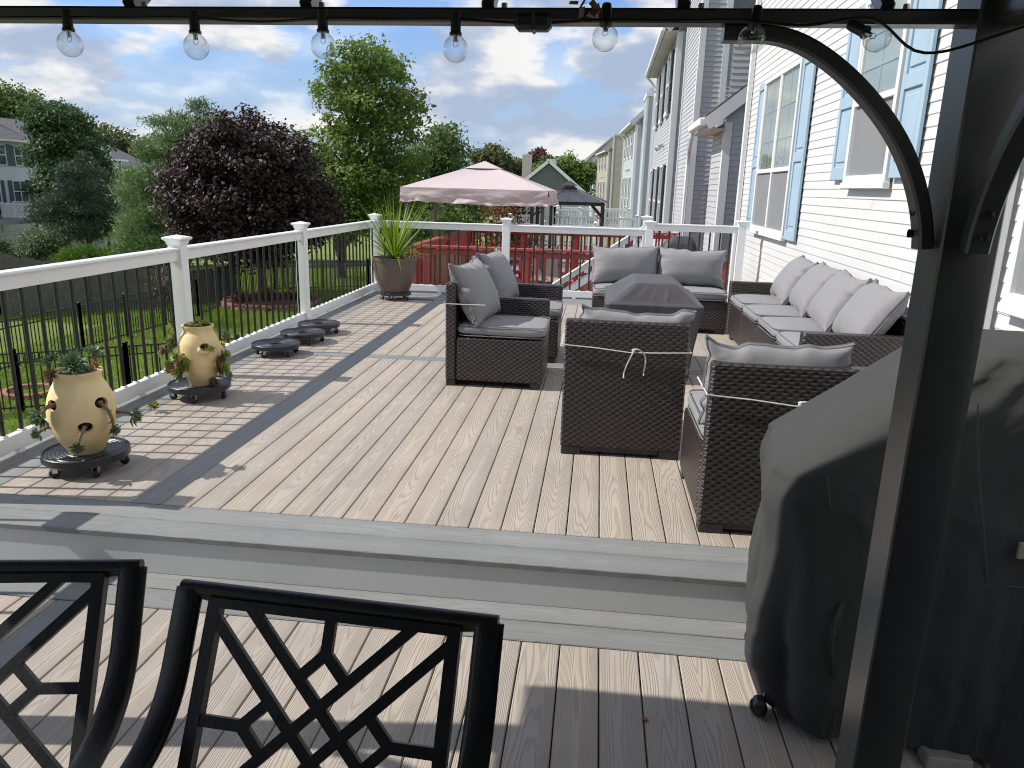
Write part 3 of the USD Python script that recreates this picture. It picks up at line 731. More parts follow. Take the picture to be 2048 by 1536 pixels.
# single-storey annexe with a lean roof between the white house and the chimney
AN = thing('annexe', 'small pale annexe with sloping roof edge and gutter, left of the white house corner', 'annexe')
ax, ay, ae = 2.06, 13.85, 2.62
part(AN, 'wall', box((ax + 0.012, ay + 0.012, -2.9), (ax + 4, ay + 1.5, ae)), 'grey_siding')
part(AN, 'siding', cat(lap_wall((ax + 0.012, ay), (ax + 0.012, ay + 1.5), -2.8, ae, 0.10, out=(-1, 0)), lap_wall((ax, ay + 0.012), (ax + 4, ay + 0.012), -2.8, 4.2, 0.10, out=(0, -1))), 'grey_siding', kind='stuff')
part(AN, 'corner_trim', box((ax - 0.02, ay - 0.02, -2.8), (ax + 0.11, ay, ae)), 'white_trim'); part(AN, 'corner_trim', box((ax - 0.02, ay + 0.001, -2.8), (ax, ay + 0.11, ae)), 'white_trim')
sl = 0.80
part(AN, 'roof', (np.array([[ax - 0.36, ay - 0.10, ae + 0.10], [ax + 4, ay - 0.10, ae + 0.10 + 4.36 * sl], [ax - 0.36, ay + 1.62, ae + 0.10], [ax + 4, ay + 1.62, ae + 0.10 + 4.36 * sl], [ax - 0.36, ay - 0.10, ae], [ax + 4, ay - 0.10, ae + 4.36 * sl], [ax - 0.36, ay + 1.62, ae], [ax + 4, ay + 1.62, ae + 4.36 * sl]]), tri([[0, 1, 3, 2], [4, 6, 7, 5], [0, 4, 5, 1], [2, 3, 7, 6], [0, 2, 6, 4]])), 'roof_shingle')
part(AN, 'rake_board', obox((ax - 0.34, ay - 0.115, ae - 0.05), (ax + 3.9, ay - 0.115, ae - 0.05 + 4.24 * sl), 0.03, 0.20), 'white_trim')
part(AN, 'soffit', box((ax - 0.34, ay - 0.09, ae - 0.13), (ax, ay + 1.6, ae - 0.11)), 'soffit')
part(AN, 'gutter', box((ax - 0.46, ay - 0.10, ae - 0.08), (ax - 0.345, ay + 1.6, ae + 0.06), 0.02), 'white_trim')
part(AN, 'downspout', tube(np.array([(ax - 0.40, ay + 1.45, ae - 0.06), (ax - 0.40, ay + 1.46, ae - 0.16), (ax - 0.37, ay + 1.9, ae - 0.30), (1.83, 17.10, ae - 0.42), (1.83, 17.16, ae - 0.60), (1.83, 17.16, -2.6)]), 0.045, 6), 'white_trim')

# ------------------------------------------------------------------ gazebo over the lower deck
from shapely.geometry import LineString, Polygon
from shapely.ops import unary_union
GZ0 = ZL
G = thing('gazebo', 'dark grey metal gazebo frame with arched braces, its post and beam framing the view', 'gazebo')
PXL, PXR, PY0, PY1 = 0.697, 0.809, 1.65, 1.765


def gpost(x0, y0, x1, y1):
    p = part(G, 'post', box((x0, y0, GZ0), (x1, y1, 1.86), 0.004), 'gazebo_metal')
    part(p, 'post_foot', box((x0 - 0.03, y0 - 0.03, GZ0), (x1 + 0.03, y1 + 0.03, GZ0 + 0.012), 0.003), 'gazebo_metal')


gpost(PXL, PY0, PXR, PY1); gpost(-2.46, PY0, -2.35, PY1); gpost(PXL, -1.15, PXR, -1.04); gpost(-2.46, -1.15, -2.35, -1.04)
part(G, 'beam', box((-2.46, 1.66, 1.792), (0.92, 1.712, 1.8195), 0.005), 'gazebo_metal')
part(G, 'beam', box((-2.46, -1.12, 1.79), (0.92, -1.07, 1.85), 0.006), 'gazebo_metal')
part(G, 'side_beam', box((0.725, -1.1, 1.79), (0.785, 1.66, 1.86), 0.006), 'gazebo_metal')
part(G, 'side_beam', box((-2.43, -1.1, 1.79), (-2.37, 1.66, 1.86), 0.006), 'gazebo_metal')
for x in (-2.2, -1.83, -1.435, -1.04, -0.642, -0.252, 0.147, 0.54):
    part(G, 'rafter', obox((x, 1.69, 1.82), (x, 1.92, 1.99), 0.026, 0.035, 0.004), 'gazebo_metal')
    part(G, 'bolt', lathe([(0.001, 1.834), (0.006, 1.833), (0.007, 1.819)], 8, (x + 0.035, 1.69, 0)), 'steel')
ex0, ex1, ey0, ey1, ez = -2.58, 0.98, -1.35, 1.945, 1.985
part(G, 'eave_rail', cat(box((ex0, ey1 - 0.03, ez), (ex1, ey1, ez + 0.06), 0.004), box((ex0, ey0, ez), (ex1, ey0 + 0.03, ez + 0.06), 0.004), box((ex0, ey0 + 0.03, ez), (ex0 + 0.03, ey1 - 0.03, ez + 0.06), 0.004), box((ex1 - 0.03, ey0 + 0.03, ez), (ex1, ey1 - 0.03, ez + 0.06), 0.004)), 'gazebo_metal')
mx_, my_ = (ex0 + ex1) / 2, (ey0 + ey1) / 2
for a, b in (((ex0, ey0), (ex1, ey0)), ((ex1, ey0), (ex1, ey1)), ((ex1, ey1), (ex0, ey1)), ((ex0, ey1), (ex0, ey0))):
    v = np.array([[*a, ez + 0.062], [*b, ez + 0.062], [mx_, my_, ez + 0.95]])
    part(G, 'roof_panel', (np.vstack([v, v + (0, 0, 0.012)]), np.array([[0, 2, 1], [3, 4, 5]])), 'roof_panel')


def curtain(a, b, z0, z1, seed, folds=26):
    a, b = np.asarray(a, float), np.asarray(b, float); d = (b - a) / np.linalg.norm(b - a); n = np.array([-d[1], d[0]])

    def fn(u, v):
        w = 0.035 * np.sin(u * folds * PI + 2 * noise(np.stack([u * 6, v * 1.5, 0 * u], -1), seed)) * (0.4 + 0.6 * v)
        p = a + u[..., None] * (b - a) + w[..., None] * n
        return np.concatenate([p, (z1 + (z0 - z1) * v)[..., None]], -1)

    part(G, 'curtain', grid(fn, 160, 10), 'curtain', smooth=True)


curtain((-2.4, -1.13), (0.80, -1.13), ZL + 0.03, 1.79, 5); curtain((0.90, -1.05), (0.90, 1.45), ZL + 0.03, 1.79, 8, 20)


def brace(pts, width, depth, axis):
    """Curved bar in a vertical plane; axis is the thickness direction."""
    P = spline(pts, 36)
    r = tube(P, width / 2, 10, flat=depth / width, upv=axis)
    return r


arc = [(0.228, 1.777), (0.27, 1.777), (0.335, 1.774), (0.43, 1.735), (0.52, 1.665), (0.60, 1.572), (0.65, 1.475), (0.672, 1.40), (0.677, 1.365)]


def bar_along(P, w, d, n_axis, c=0.005):
    """Rectangular section bar, rounded, along the planar path P."""
    P = np.asarray(P); T = np.gradient(P, axis=0); T /= np.linalg.norm(T, axis=1, keepdims=True)
    A = np.asarray(n_axis, float); S = np.cross(T, A)
    sec = [(-w / 2 + c, -d / 2), (w / 2 - c, -d / 2), (w / 2, -d / 2 + c), (w / 2, d / 2 - c), (w / 2 - c, d / 2), (-w / 2 + c, d / 2), (-w / 2, d / 2 - c), (-w / 2, -d / 2 + c)]
    v = np.vstack([p + s[0] * S[i] + s[1] * A for i, p in enumerate(P) for s in sec]); n = len(sec); N = len(P)
    f = [[i * n + k, i * n + (k + 1) % n, (i + 1) * n + (k + 1) % n, (i + 1) * n + k] for i in range(N - 1) for k in range(n)]
    f = np.vstack([tri(f), [[0, k + 1, k] for k in range(1, n - 1)], [[(N - 1) * n, (N - 1) * n + k, (N - 1) * n + k + 1] for k in range(1, n - 1)]])
    return v, f


def braces(x_post, sgn, y_face, y_sgn):
    pts = [(x_post + sgn * (0.697 - x), 1.69, z) for x, z in arc]
    b = part(G, 'brace', bar_along(spline(pts, 30), 0.030, 0.048, (0, 1, 0)), 'gazebo_metal', smooth=40)
    for z in (1.44, 1.395):
        part(b, 'bolt', lathe([(0.001, 0.010), (0.008, 0.009), (0.009, 0.0)], 10, (0, 0, 0)), 'black_metal', loc=(x_post + sgn * (0.697 - 0.645), 1.69, z), rot=(0, 90 * -sgn, 0))
    xc = x_post + (0.056 if sgn < 0 else -0.056)
    pts = [(xc, y_face - (0.697 - x), z) for x, z in arc]
    b = part(G, 'brace', bar_along(spline(pts, 30), 0.036, 0.048, (1, 0, 0)), 'gazebo_metal', smooth=40)
    for z in (1.44, 1.395):
        part(b, 'bolt', lathe([(0.001, 0.010), (0.008, 0.009), (0.009, 0.0)], 10), 'black_metal', loc=(xc, y_face - 0.052, z), rot=(90, 0, 0))


braces(PXL, -1, PY0, -1); braces(-2.35, 1, PY0, -1)

# string lights under the beam
SL = thing('string_lights', 'string of clear globe bulbs on a black cord under the gazebo beam', 'string lights')
bx = [(-1.125, 1.732, 0, 0), (-0.846, 1.729, 0, 0), (-0.574, 1.733, 0, 0), (-0.302, 1.729, 0, 0), (-0.007, 1.752, 18, 0), (0.271, 1.752, 24, 10), (0.500, 1.755, 40, -52)]
prof = [(0.001, -0.0255)] + [(0.0255 * math.sin(a), -0.0255 * math.cos(a)) for a in np.linspace(0.2, 2.55, 18)] + [(0.0105, 0.028), (0.0095, 0.034)]
for x, z, tx, ty in bx:
    o = (x, 1.60, z)
    s = part(SL, 'socket', lathe([(0.001, 0.068), (0.009, 0.067), (0.010, 0.06), (0.0105, 0.032), (0.0125, 0.030), (0.0125, 0.026), (0.001, 0.026)], 16), 'black_plastic', smooth=35, loc=o, rot=(-tx, ty, 0))
    b = part(SL, 'bulb', lathe(prof, 28), 'bulb_glass', smooth=True, loc=o, rot=(-tx, ty, 0))
    part(b, 'filament', cat(tube([(-0.004, 0, 0.03), (-0.005, 0, 0.008), (-0.002, 0.001, 0.004), (0.002, -0.001, 0.005), (0.005, 0, 0.008), (0.004, 0, 0.03)], 0.0006, 5), lathe([(0.001, 0.013), (0.004, 0.014), (0.006, 0.03)], 10)), 'steel')
cord = [(-1.9, 1.63, 1.79), (-1.5, 1.62, 1.782)]
for i, (x, z, *_) in enumerate(bx):
    cord += [(x, 1.60, 1.784)]
    if i < 6:
        m = (x + bx[i + 1][0]) / 2; cord += [(m, 1.612, 1.786 - 0.006 * (i % 2))]
cord += [(0.56, 1.58, 1.732), (0.66, 1.56, 1.742), (0.76, 1.50, 1.775), (0.86, 1.4, 1.80)]
part(SL, 'cord', tube(spline(cord, 150), 0.0028, 6), 'rubber')
part(SL, 'plug_box', cat(box((-0.185, 1.585, 1.764), (-0.112, 1.625, 1.795), 0.008), box((-0.152, 1.582, 1.762), (-0.144, 1.628, 1.797), 0.003)), 'black_plastic')
for i, x in enumerate((-1.0, -0.62, -0.235, 0.14)):
    part(SL, 'cable_tie', obox((x, 1.655, 1.780), (x, 1.655, 1.824), 0.006, 0.004), 'rubber')
DL = []
for k in range(9):
    c = np.array([-0.075 + 0.055 * rng.random(), 1.648, 1.80 + 0.025 * rng.random()]); a = rng.normal(0, 1, 3); b = rng.normal(0, 1, 3); a *= 0.016 / np.linalg.norm(a); b *= 0.010 / np.linalg.norm(b)
    DL.append((np.array([c - a, c + b, c + a, c - b + (0, -0.004, 0)]), np.array([[0, 1, 2], [0, 2, 3]])))
p = part('/World', 'dry_leaf', cat(*DL), 'dry_leaf', label='crumpled dry brown leaves caught on the gazebo beam beside the plug box', category='leaf')

# ------------------------------------------------------------------ cast metal chairs, nearest the camera
def lattice_poly():
    w, t0, t1, c = 0.222, 0.018, 0.432, 0.047
    tc = 0.2175
    L = []
    H = 0.30
    for s in (-1, 1):
        L += [[(-H, -H + s * 2 * c), (H, H + s * 2 * c)], [(-H, H + s * 2 * c), (H, -H + s * 2 * c)]]
    # main bars run at plus and minus c from the centre diagonals
    L = []
    for s in (-1, 1):
        L += [[(-H, -H + s * c), (H, H + s * c)], [(-H, H + s * c), (H, -H + s * c)]]
    a = 3 * c
    for dx, dy in ((0, -1), (0, 1), (-1, 0), (1, 0)):
        ap = (dx * a, dy * a)
        L.append([ap, (dx * 0.25, dy * 0.25)])
        for s in (-1, 1):
            q = (dx * 2 * c + s * dy * c, dy * 2 * c + s * dx * c)
            L.append([ap, q])
    bars = unary_union([LineString(l).buffer(0.0105, cap_style=1 if i >= 4 else 2) for i, l in enumerate(L)])
    frame = Polygon([(-0.247, -0.2175), (0.247, -0.2175), (0.247, 0.2325), (-0.247, 0.2325)], [[(-w, t0 - tc), (w, t0 - tc), (w, t1 - tc), (-w, t1 - tc)]])
    inner = bars.intersection(Polygon([(-w - 0.004, t0 - tc - 0.004), (w + 0.004, t0 - tc - 0.004), (w + 0.004, t1 - tc + 0.004), (-w - 0.004, t1 - tc + 0.004)]))
    return frame, inner, tc


def chair_mesh():
    frame, inner, tc = lattice_poly()
    out = []
    for poly, th, off in ((frame, 0.022, 0.0), (inner, 0.013, 0.004)):
        m = None
        for g in getattr(poly, 'geoms', [poly]):
            e = trimesh.creation.extrude_polygon(g, th, engine='earcut')
            m = (e.vertices, e.faces) if m is None else cat(m, (e.vertices, e.faces))
        v = np.asarray(m[0]); top = np.array([0, 0.31, 0.874]); d = np.array([0, -0.47, -0.8827]); n = np.array([0, -0.8827, 0.47])
        t = v[:, 1] + tc
        bow = 0.10 * np.maximum(0, t - 0.30) ** 2
        out.append((top + v[:, :1] * np.array([1.0, 0, 0]) + t[:, None] * d + (v[:, 2:] + off - th / 2 + bow[:, None]) * n, m[1]))
    return out


def make_chair(label, loc, rot):
    c = thing('patio_chair', label, 'chair', None, loc, rot)
    fr, la = chair_mesh()
    part(c, 'back_frame', fr, 'cast_black'); part(c, 'back_lattice', la, 'cast_black')
    for s in (-1, 1):
        x = 0.296 * s
        path = spline([(x, 0.318, 0.884), (x, 0.300, 0.850), (x, 0.268, 0.788), (x, 0.238, 0.733), (x, 0.190, 0.680), (x, 0.115, 0.642), (x, -0.04, 0.632), (x, -0.20, 0.628), (x, -0.27, 0.59), (x, -0.285, 0.45), (x, -0.27, 0.2), (x, -0.27, 0.0)], 70)
        t = part(c, 'arm_frame', bar_along(path, 0.027, 0.054, (1, 0, 0), 0.010), 'cast_black', smooth=50)
        for q in (-0.015, 0.015):
            part(t, 'groove', tube(path[:60] + np.array([q, 0, 0]) + np.gradient(path[:60], axis=0)[:, [0, 2, 1]] * np.array([0, -1, 1]) / np.linalg.norm(np.gradient(path[:60], axis=0), axis=1, keepdims=True) * 0.0132, 0.0016, 5), 'groove_grey')
        part(c, 'rear_leg', bar_along(spline([(x * 0.95, 0.10, 0.46), (x * 0.95, 0.16, 0.3), (x, 0.24, 0.0)], 12), 0.03, 0.035, (1, 0, 0)), 'cast_black')
        part(c, 'back_bracket', obox((x, 0.318, 0.879), (0.24 * s, 0.316, 0.872), 0.020, 0.024, 0.006), 'cast_black')
    part(c, 'top_rail', tube(spline([(-0.312, 0.319, 0.884), (0, 0.319, 0.884), (0.312, 0.319, 0.884)], 10), 0.0145, 14), 'cast_black', smooth=60)
    slats = [box((-0.25 + 0.05 * k, -0.26, 0.425), (-0.25 + 0.05 * k + 0.026, 0.12, 0.437), 0.003) for k in range(11)]
    part(c, 'seat', cat(box((-0.285, -0.275, 0.42), (0.285, -0.25, 0.447), 0.006), box((-0.285, 0.11, 0.42), (0.285, 0.135, 0.447), 0.006), box((-0.285, -0.25, 0.42), (-0.255, 0.11, 0.447), 0.006), box((0.255, -0.25, 0.42), (0.285, 0.11, 0.447), 0.006), *slats), 'cast_black')
    return c


make_chair('black cast metal patio chair with lattice back, whole back in view at bottom centre', (-0.470, 0.908, ZL), -3.0)
make_chair('black cast metal patio chair with lattice back, cut by the left edge of the picture', (-1.140, 0.935, ZL), 10.0)

# ------------------------------------------------------------------ wicker furniture
def superbox(hx, hy, hz, e=0.22, nu=49, nv=25, wob=0.0, seed=0):
    u = np.linspace(-PI, PI, nu)[:, None]; w = np.linspace(-PI / 2, PI / 2, nv)[None]
    sp = lambda a, k: np.sign(a) * np.abs(a) ** k
    P = np.stack([hx * sp(np.cos(w), 0.55) * sp(np.cos(u), e), hy * sp(np.cos(w), 0.55) * sp(np.sin(u), e), hz * sp(np.sin(w), 0.55) + 0 * u], -1)
    # flatter faces with a soft crown
    P[..., 2] *= 1 - 0.16 * (np.abs(P[..., 0]) / hx) ** 4 - 0.16 * (np.abs(P[..., 1]) / hy) ** 4
    if wob:
        P += wob * (np.stack([noise(P * 9, seed), noise(P * 9, seed + 7), noise(P * 9 + 3, seed + 9)], -1) - 0.5)
    v = P.reshape(-1, 3)
    i, j = np.meshgrid(np.arange(nu - 1), np.arange(nv - 1), indexing='ij'); a = (i * nv + j).ravel()
    f = tri(np.stack([a, a + nv, a + nv + 1, a + 1], 1))
    m = trimesh.Trimesh(v, f, process=True)
    return np.array(m.vertices), np.array(m.faces)


def edge_loop(hx, hy, z, e=0.22, n=72, k=0.985):
    u = np.linspace(-PI, PI, n)
    sp = lambda a: np.sign(a) * np.abs(a) ** e
    return np.stack([k * hx * sp(np.cos(u)), k * hy * sp(np.sin(u)), z + 0 * u], -1)


def seat_cushion(parent, c, hx, hy, hz, seed):
    m = superbox(hx, hy, hz, 0.20, wob=0.012, seed=seed)
    s = part(parent, 'seat_cushion', move(m, c), 'cushion', smooth=True)
    part(s, 'piping', cat(tube(edge_loop(hx, hy, hz * 0.66, 0.20) + np.asarray(c), 0.0045, 5, cap=False), tube(edge_loop(hx, hy, -hz * 0.66, 0.20) + np.asarray(c), 0.0045, 5, cap=False)), 'piping')


def pillow_mesh(w, h, t, seed, n=41):
    """Back cushion standing in the xz plane, y its thickness; base at z = 0."""
    sides = []
    for sgn in (1, -1):
        def fn(u, v):
            a, b = 2 * u - 1, 2 * v - 1
            x = a * w / 2 * (1 - 0.07 * (1 - b ** 2) * np.abs(a)); z = b * h / 2 * (1 - 0.06 * (1 - a ** 2) * np.abs(b))
            prof = (1 - np.abs(a) ** 3.0) ** 0.55 * (1 - np.abs(b) ** 3.0) ** 0.55
            edge = 1 - prof
            wr = (noise(np.stack([a * 3.2, b * 3.2, 0 * a + sgn], -1), seed) - 0.5) * 0.013 * (0.25 + edge) * (prof > 0.02) + (noise(np.stack([a * 22 * np.abs(b) + 3, b * 4, 0 * a], -1), seed + 3) - 0.5) * 0.030 * edge * prof * np.abs(a) ** 2
            y = sgn * (t / 2 * prof + 0.010) + wr
            x = x + (noise(np.stack([a * 0 + 2, b * 5, a * 0], -1), seed + 5) - 0.5) * 0.03 * np.abs(a) ** 3
            z = z + (noise(np.stack([a * 5, b * 0 + 2, a * 0], -1), seed + 6) - 0.5) * 0.03 * np.abs(b) ** 3 + 0.018 * np.abs(a) ** 6 * np.sign(b)
            return np.stack([x, y, z + h / 2], -1)
        P, f = grid(fn, n, n)
        sides.append((P, f if sgn < 0 else f[:, ::-1]))
    idx = np.concatenate([np.arange(n), n * np.arange(1, n) + n - 1, (n - 1) * n + np.arange(n - 2, -1, -1), n * np.arange(n - 2, 0, -1)])
    k = n * n
    nx = np.roll(idx, -1)
    band = np.stack([idx, idx + k, nx + k, nx], 1)
    v = np.vstack([sides[0][0], sides[1][0]])
    f = np.vstack([sides[0][1], sides[1][1] + k, tri(band)])
    loops = [sides[0][0][np.r_[idx, idx[:1]]], sides[1][0][np.r_[idx, idx[:1]]]]
    return (v, f), loops


def rotx(m, deg):
    a = math.radians(deg); R = np.array([[1, 0, 0], [0, math.cos(a), -math.sin(a)], [0, math.sin(a), math.cos(a)]])
    return np.asarray(m) @ R.T


def back_pillow(parent, c, w, h, t, tilt, yaw, seed):
    """c: bottom centre; tilt leans the top towards -y."""
    (v, f), loops = pillow_mesh(w, h, t, seed)
    a = math.radians(yaw); R = np.array([[math.cos(a), -math.sin(a), 0], [math.sin(a), math.cos(a), 0], [0, 0, 1]])
    go = lambda q: rotx(q, tilt) @ R.T + np.asarray(c, float)
    p = part(parent, 'back_cushion', (go(v), f), 'cushion', smooth=55)
    part(p, 'piping', cat(*[tube(go(l), 0.0045, 5, cap=False) for l in loops]), 'piping')


def wicker(parent, name, a, b, bev=0.010):
    m, uv = boxuv(box(a, b, bev))
    return part(parent, name, m, 'wicker', uv=uv)


def feet(parent, w, y0, y1):
    for x in (-w / 2 + 0.06, w / 2 - 0.06):
        for y in (y0 + 0.04, y1 - 0.05):
            part(parent, 'foot', box((x - 0.055, y - 0.035, 0.0), (x + 0.055, y + 0.035, 0.05), 0.004), 'black_plastic')
    part(parent, 'mesh_skirt', box((-w / 2 + 0.12, y0 + 0.02, 0.018), (w / 2 - 0.12, y0 + 0.03, 0.05)), 'black_metal')


def strap(parent, w, y0, y1, z, tails=True, seed=0):
    e = 0.012
    r = np.random.default_rng(seed)
    loop = [(-w / 2 - e, y1, z + 0.004), (-w / 2 - e, y0 - e, z + 0.004), (-0.25 * w, y0 - e - 0.002, z - 0.006), (0.03 * w, y0 - e - 0.004, z - 0.024), (0.26 * w, y0 - e - 0.002, z - 0.020), (w / 2 + e, y0 - e, z - 0.012), (w / 2 + e, y1, z - 0.01)]
    s = part(parent, 'tie_rope', tube(np.array(loop), 0.0045, 6, flat=0.7), 'rope')
    if tails:
        k = np.array([0.06 * w, y0 - e - 0.006, z - 0.012])
        part(s, 'knot', cat(tube(spline([k, k + (0.01, -0.012, 0.012), k + (0.055, -0.006, -0.015), k + (0.065, -0.004, -0.08), k + (0.062, -0.006, -0.135)], 18), 0.0042, 6), tube(spline([k, k + (-0.005, -0.012, -0.01), k + (-0.025, -0.006, -0.06), k + (-0.045, -0.005, -0.155)], 18), 0.0042, 6), lathe([(0.001, -0.012), (0.011, -0.004), (0.011, 0.006), (0.001, 0.012)], 10, k)), 'rope')


def seat_unit(label, loc, rot, w=0.66, arm=None, group=None, rope=False, tails=False, pillow=dict(), name='wicker_armchair', cat_='armchair', backh=0.775, seed=1, with_back=True):
    """Faces +y; depth 0.73, back at -y."""
    t = thing(name, label, cat_, group, loc, rot)
    y0, y1 = -0.365, 0.365
    ax0 = -w / 2 + (0.10 if arm == 'left' else 0); ax1 = w / 2 - (0.10 if arm == 'right' else 0)
    wicker(t, 'seat_base', (-w / 2, y0 + 0.080, 0.045), (w / 2, y1, 0.372))
    if with_back:
        wicker(t, 'backrest', (-w / 2, y0, 0.045), (w / 2, y0 + 0.077, backh))
    if arm:
        a = (-w / 2, -w / 2 + 0.10) if arm == 'left' else (w / 2 - 0.10, w / 2)
        wicker(t, 'armrest', (a[0], y0 + 0.080, 0.375), (a[1], y1, 0.60))
    feet(t, w, y0, y1)
    cx = (ax0 + ax1) / 2; cw = ax1 - ax0
    seat_cushion(t, (cx, y0 + 0.085 + 0.33, 0.372 + 0.055), cw / 2 - 0.004, 0.335, 0.056, seed)
    k = dict(w=cw + 0.05, h=0.44, t=0.15, tilt=14, yaw=0, dx=0, dy=0.13, dz=0.475); k.update(pillow)
    back_pillow(t, (cx + k['dx'], y0 + 0.077 + k['dy'], k['dz']), k['w'], k['h'], k['t'], k['tilt'], k['yaw'], seed + 20)
    if rope:
        strap(t, w, y0, y0 + 0.30, 0.635, tails, seed)
    return t


seat_unit('dark wicker armchair seen side-on, nearer of the two facing right, rope round its back', (-0.72, 5.75, 0), -90, arm='left', rope=True, pillow=dict(yaw=-9, tilt=25, dy=0.20, w=0.60, t=0.20, h=0.46), seed=3, group='wicker armchairs round the covered table')
seat_unit('dark wicker armchair facing right, tucked behind the nearer side-on one', (-0.66, 6.68, 0), -90, arm='left', pillow=dict(yaw=-8, tilt=25, dy=0.19, w=0.60, t=0.20, h=0.46), seed=5, group='wicker armchairs round the covered table')
seat_unit('dark wicker armchair seen squarely from behind, knotted rope across its back, left of two', (0.181, 4.439, 0), 0.9, w=0.672, arm='left', rope=True, tails=True, pillow=dict(h=0.355, dy=0.06, tilt=8), seed=8, group='wicker armchairs round the covered table')
seat_unit('dark wicker armchair seen from behind, partly hidden by the black grill cover', (0.835, 3.524, 0), 0.5, w=0.66, arm='right', rope=True, tails=True, pillow=dict(h=0.375, dy=0.06, tilt=8), seed=11, group='wicker armchairs round the covered table')

LV = thing('wicker_loveseat', 'two-seat dark wicker bench with two large grey pillows against the far end railing', 'loveseat', loc=(0.69, 8.475, 0), rotz=180)
for s in (-0.36, 0.36):
    wicker(LV, 'seat_base', (s - 0.357, -0.285, 0.045), (s + 0.357, 0.365, 0.345))
    wicker(LV, 'backrest', (s - 0.357, -0.365, 0.045), (s + 0.357, -0.288, 0.70))
    seat_cushion(LV, (s, 0.045, 0.40), 0.353, 0.335, 0.060, 31)
    back_pillow(LV, (s + 0.012, -0.05, 0.455), 0.745, 0.40, 0.30, 10, 3 if s > 0 else -3, 40 + int(s > 0))
feet(LV, 1.43, -0.36, 0.36)


def sofa(label, y0, arm_end, seed):
    """Two seats facing -x; the end at arm_end ('far' or 'near') has an arm."""
    t = thing('wicker_sofa', label, 'sofa', None, (1.755, y0 + 0.69, 0), 90)
    # local x runs along +y of the world, seats face +y local = -x world
    wicker(t, 'seat_base', (-0.69, -0.285, 0.045), (-0.003, 0.365, 0.372)); wicker(t, 'seat_base', (0.003, -0.285, 0.045), (0.69, 0.365, 0.372))
    wicker(t, 'backrest', (-0.69, -0.365, 0.045), (0.69, -0.288, 0.70))
    e = 0.69 if arm_end == 'far' else -0.79
    wicker(t, 'armrest', (e, -0.365, 0.045), (e + 0.10, 0.375, 0.585))
    for k, s in enumerate((-0.345, 0.345)):
        seat_cushion(t, (s, 0.045, 0.427), 0.342, 0.335, 0.056, seed + k)
        back_pillow(t, (s + 0.01, -0.035 + 0.012 * k, 0.47), 0.80, 0.46, 0.22, 33, -5, seed + 10 + k)
    feet(t, 1.38, -0.36, 0.36)


sofa('dark wicker sofa by the house wall, far half, its arm at the far end', 6.555, 'far', 60)
sofa('dark wicker sofa by the house wall, near half, its arm nearest the camera', 5.165, 'near', 70)


def ring(x0, x1, y0, y1, r, n):
    """n points round a rounded rectangle, counter-clockwise."""
    s = Polygon([(x0 + r, y0 + r), (x1 - r, y0 + r), (x1 - r, y1 - r), (x0 + r, y1 - r)]).buffer(r, quad_segs=8).exterior
    L = s.length
    p = np.array([s.interpolate(L * k / n).coords[0] for k in range(n)])
    if np.cross(p[1] - p[0], p[2] - p[1]) < 0:
        p = p[::-1]
    k0 = np.argmin(np.hypot(p[:, 0] - x0, p[:, 1] - y0)); p = np.roll(p, -k0, axis=0)
    return p


def drape(levels, n, fold, seed, freq=9.0):
    """Cloth lofted over rounded rectangles: levels of (z, x0, x1, y0, y1, r, fold share)."""
    rings = []
    for z, x0, x1, y0, y1, r, k in levels:
        p = ring(x0, x1, y0, y1, r, n)
        c = p.mean(0); t = np.roll(p, -1, 0) - np.roll(p, 1, 0); nn = np.stack([t[:, 1], -t[:, 0]], 1); nn /= np.linalg.norm(nn, axis=1, keepdims=True)
        q = np.c_[p, np.full(n, z)]
        a = np.arange(n) / n * 2 * PI
        d = (noise(np.stack([np.cos(a) * freq, np.sin(a) * freq, np.full(n, z * 1.2)], -1), seed) - 0.5) + 0.5 * (noise(np.stack([np.cos(a) * freq * 2.7, np.sin(a) * freq * 2.7, np.full(n, z * 3.0)], -1), seed + 1) - 0.5)
        q[:, :2] += nn * (d * fold * k)[:, None]
        q[:, 2] += d * fold * 0.3 * k
        rings.append(q)
    v = np.vstack(rings); N = len(rings)
    f = tri([[i * n + k, i * n + (k + 1) % n, (i + 1) * n + (k + 1) % n, (i + 1) * n + k] for i in range(N - 1) for k in range(n)])
    v = np.vstack([v, rings[-1].mean(0)])
    f = np.vstack([f, [[(N - 1) * n + k, (N - 1) * n + (k + 1) % n, len(v) - 1] for k in range(n)]])
    return v, f


def interp_levels(keys, m):
    keys = np.asarray(keys, float); s = np.linspace(0, len(keys) - 1, m)
    return np.stack([np.interp(s, np.arange(len(keys)), keys[:, c]) for c in range(keys.shape[1])], 1)


TB = thing('covered_table', 'fire table under a fitted dark mauve cover with raised flat top, amid the wicker seats', 'table')
part(TB, 'cover', drape(interp_levels([(0.02, 0.13, 0.755, 5.85, 6.78, 0.05, 1.0), (0.30, 0.11, 0.79, 5.81, 6.82, 0.05, 0.7), (0.615, 0.085, 0.83, 5.765, 6.87, 0.035, 0.30), (0.622, 0.087, 0.828, 5.768, 6.868, 0.035, 0.25), (0.640, 0.14, 0.78, 5.80, 6.82, 0.04, 0.4), (0.70, 0.21, 0.72, 5.85, 6.74, 0.05, 0.7), (0.765, 0.30, 0.635, 5.92, 6.62, 0.03, 0.2), (0.772, 0.315, 0.62, 5.94, 6.60, 0.03, 0.1), (0.773, 0.40, 0.50, 6.1, 6.4, 0.03, 0.0)], 60), 200, 0.034, 4), 'table_cover', smooth=32)

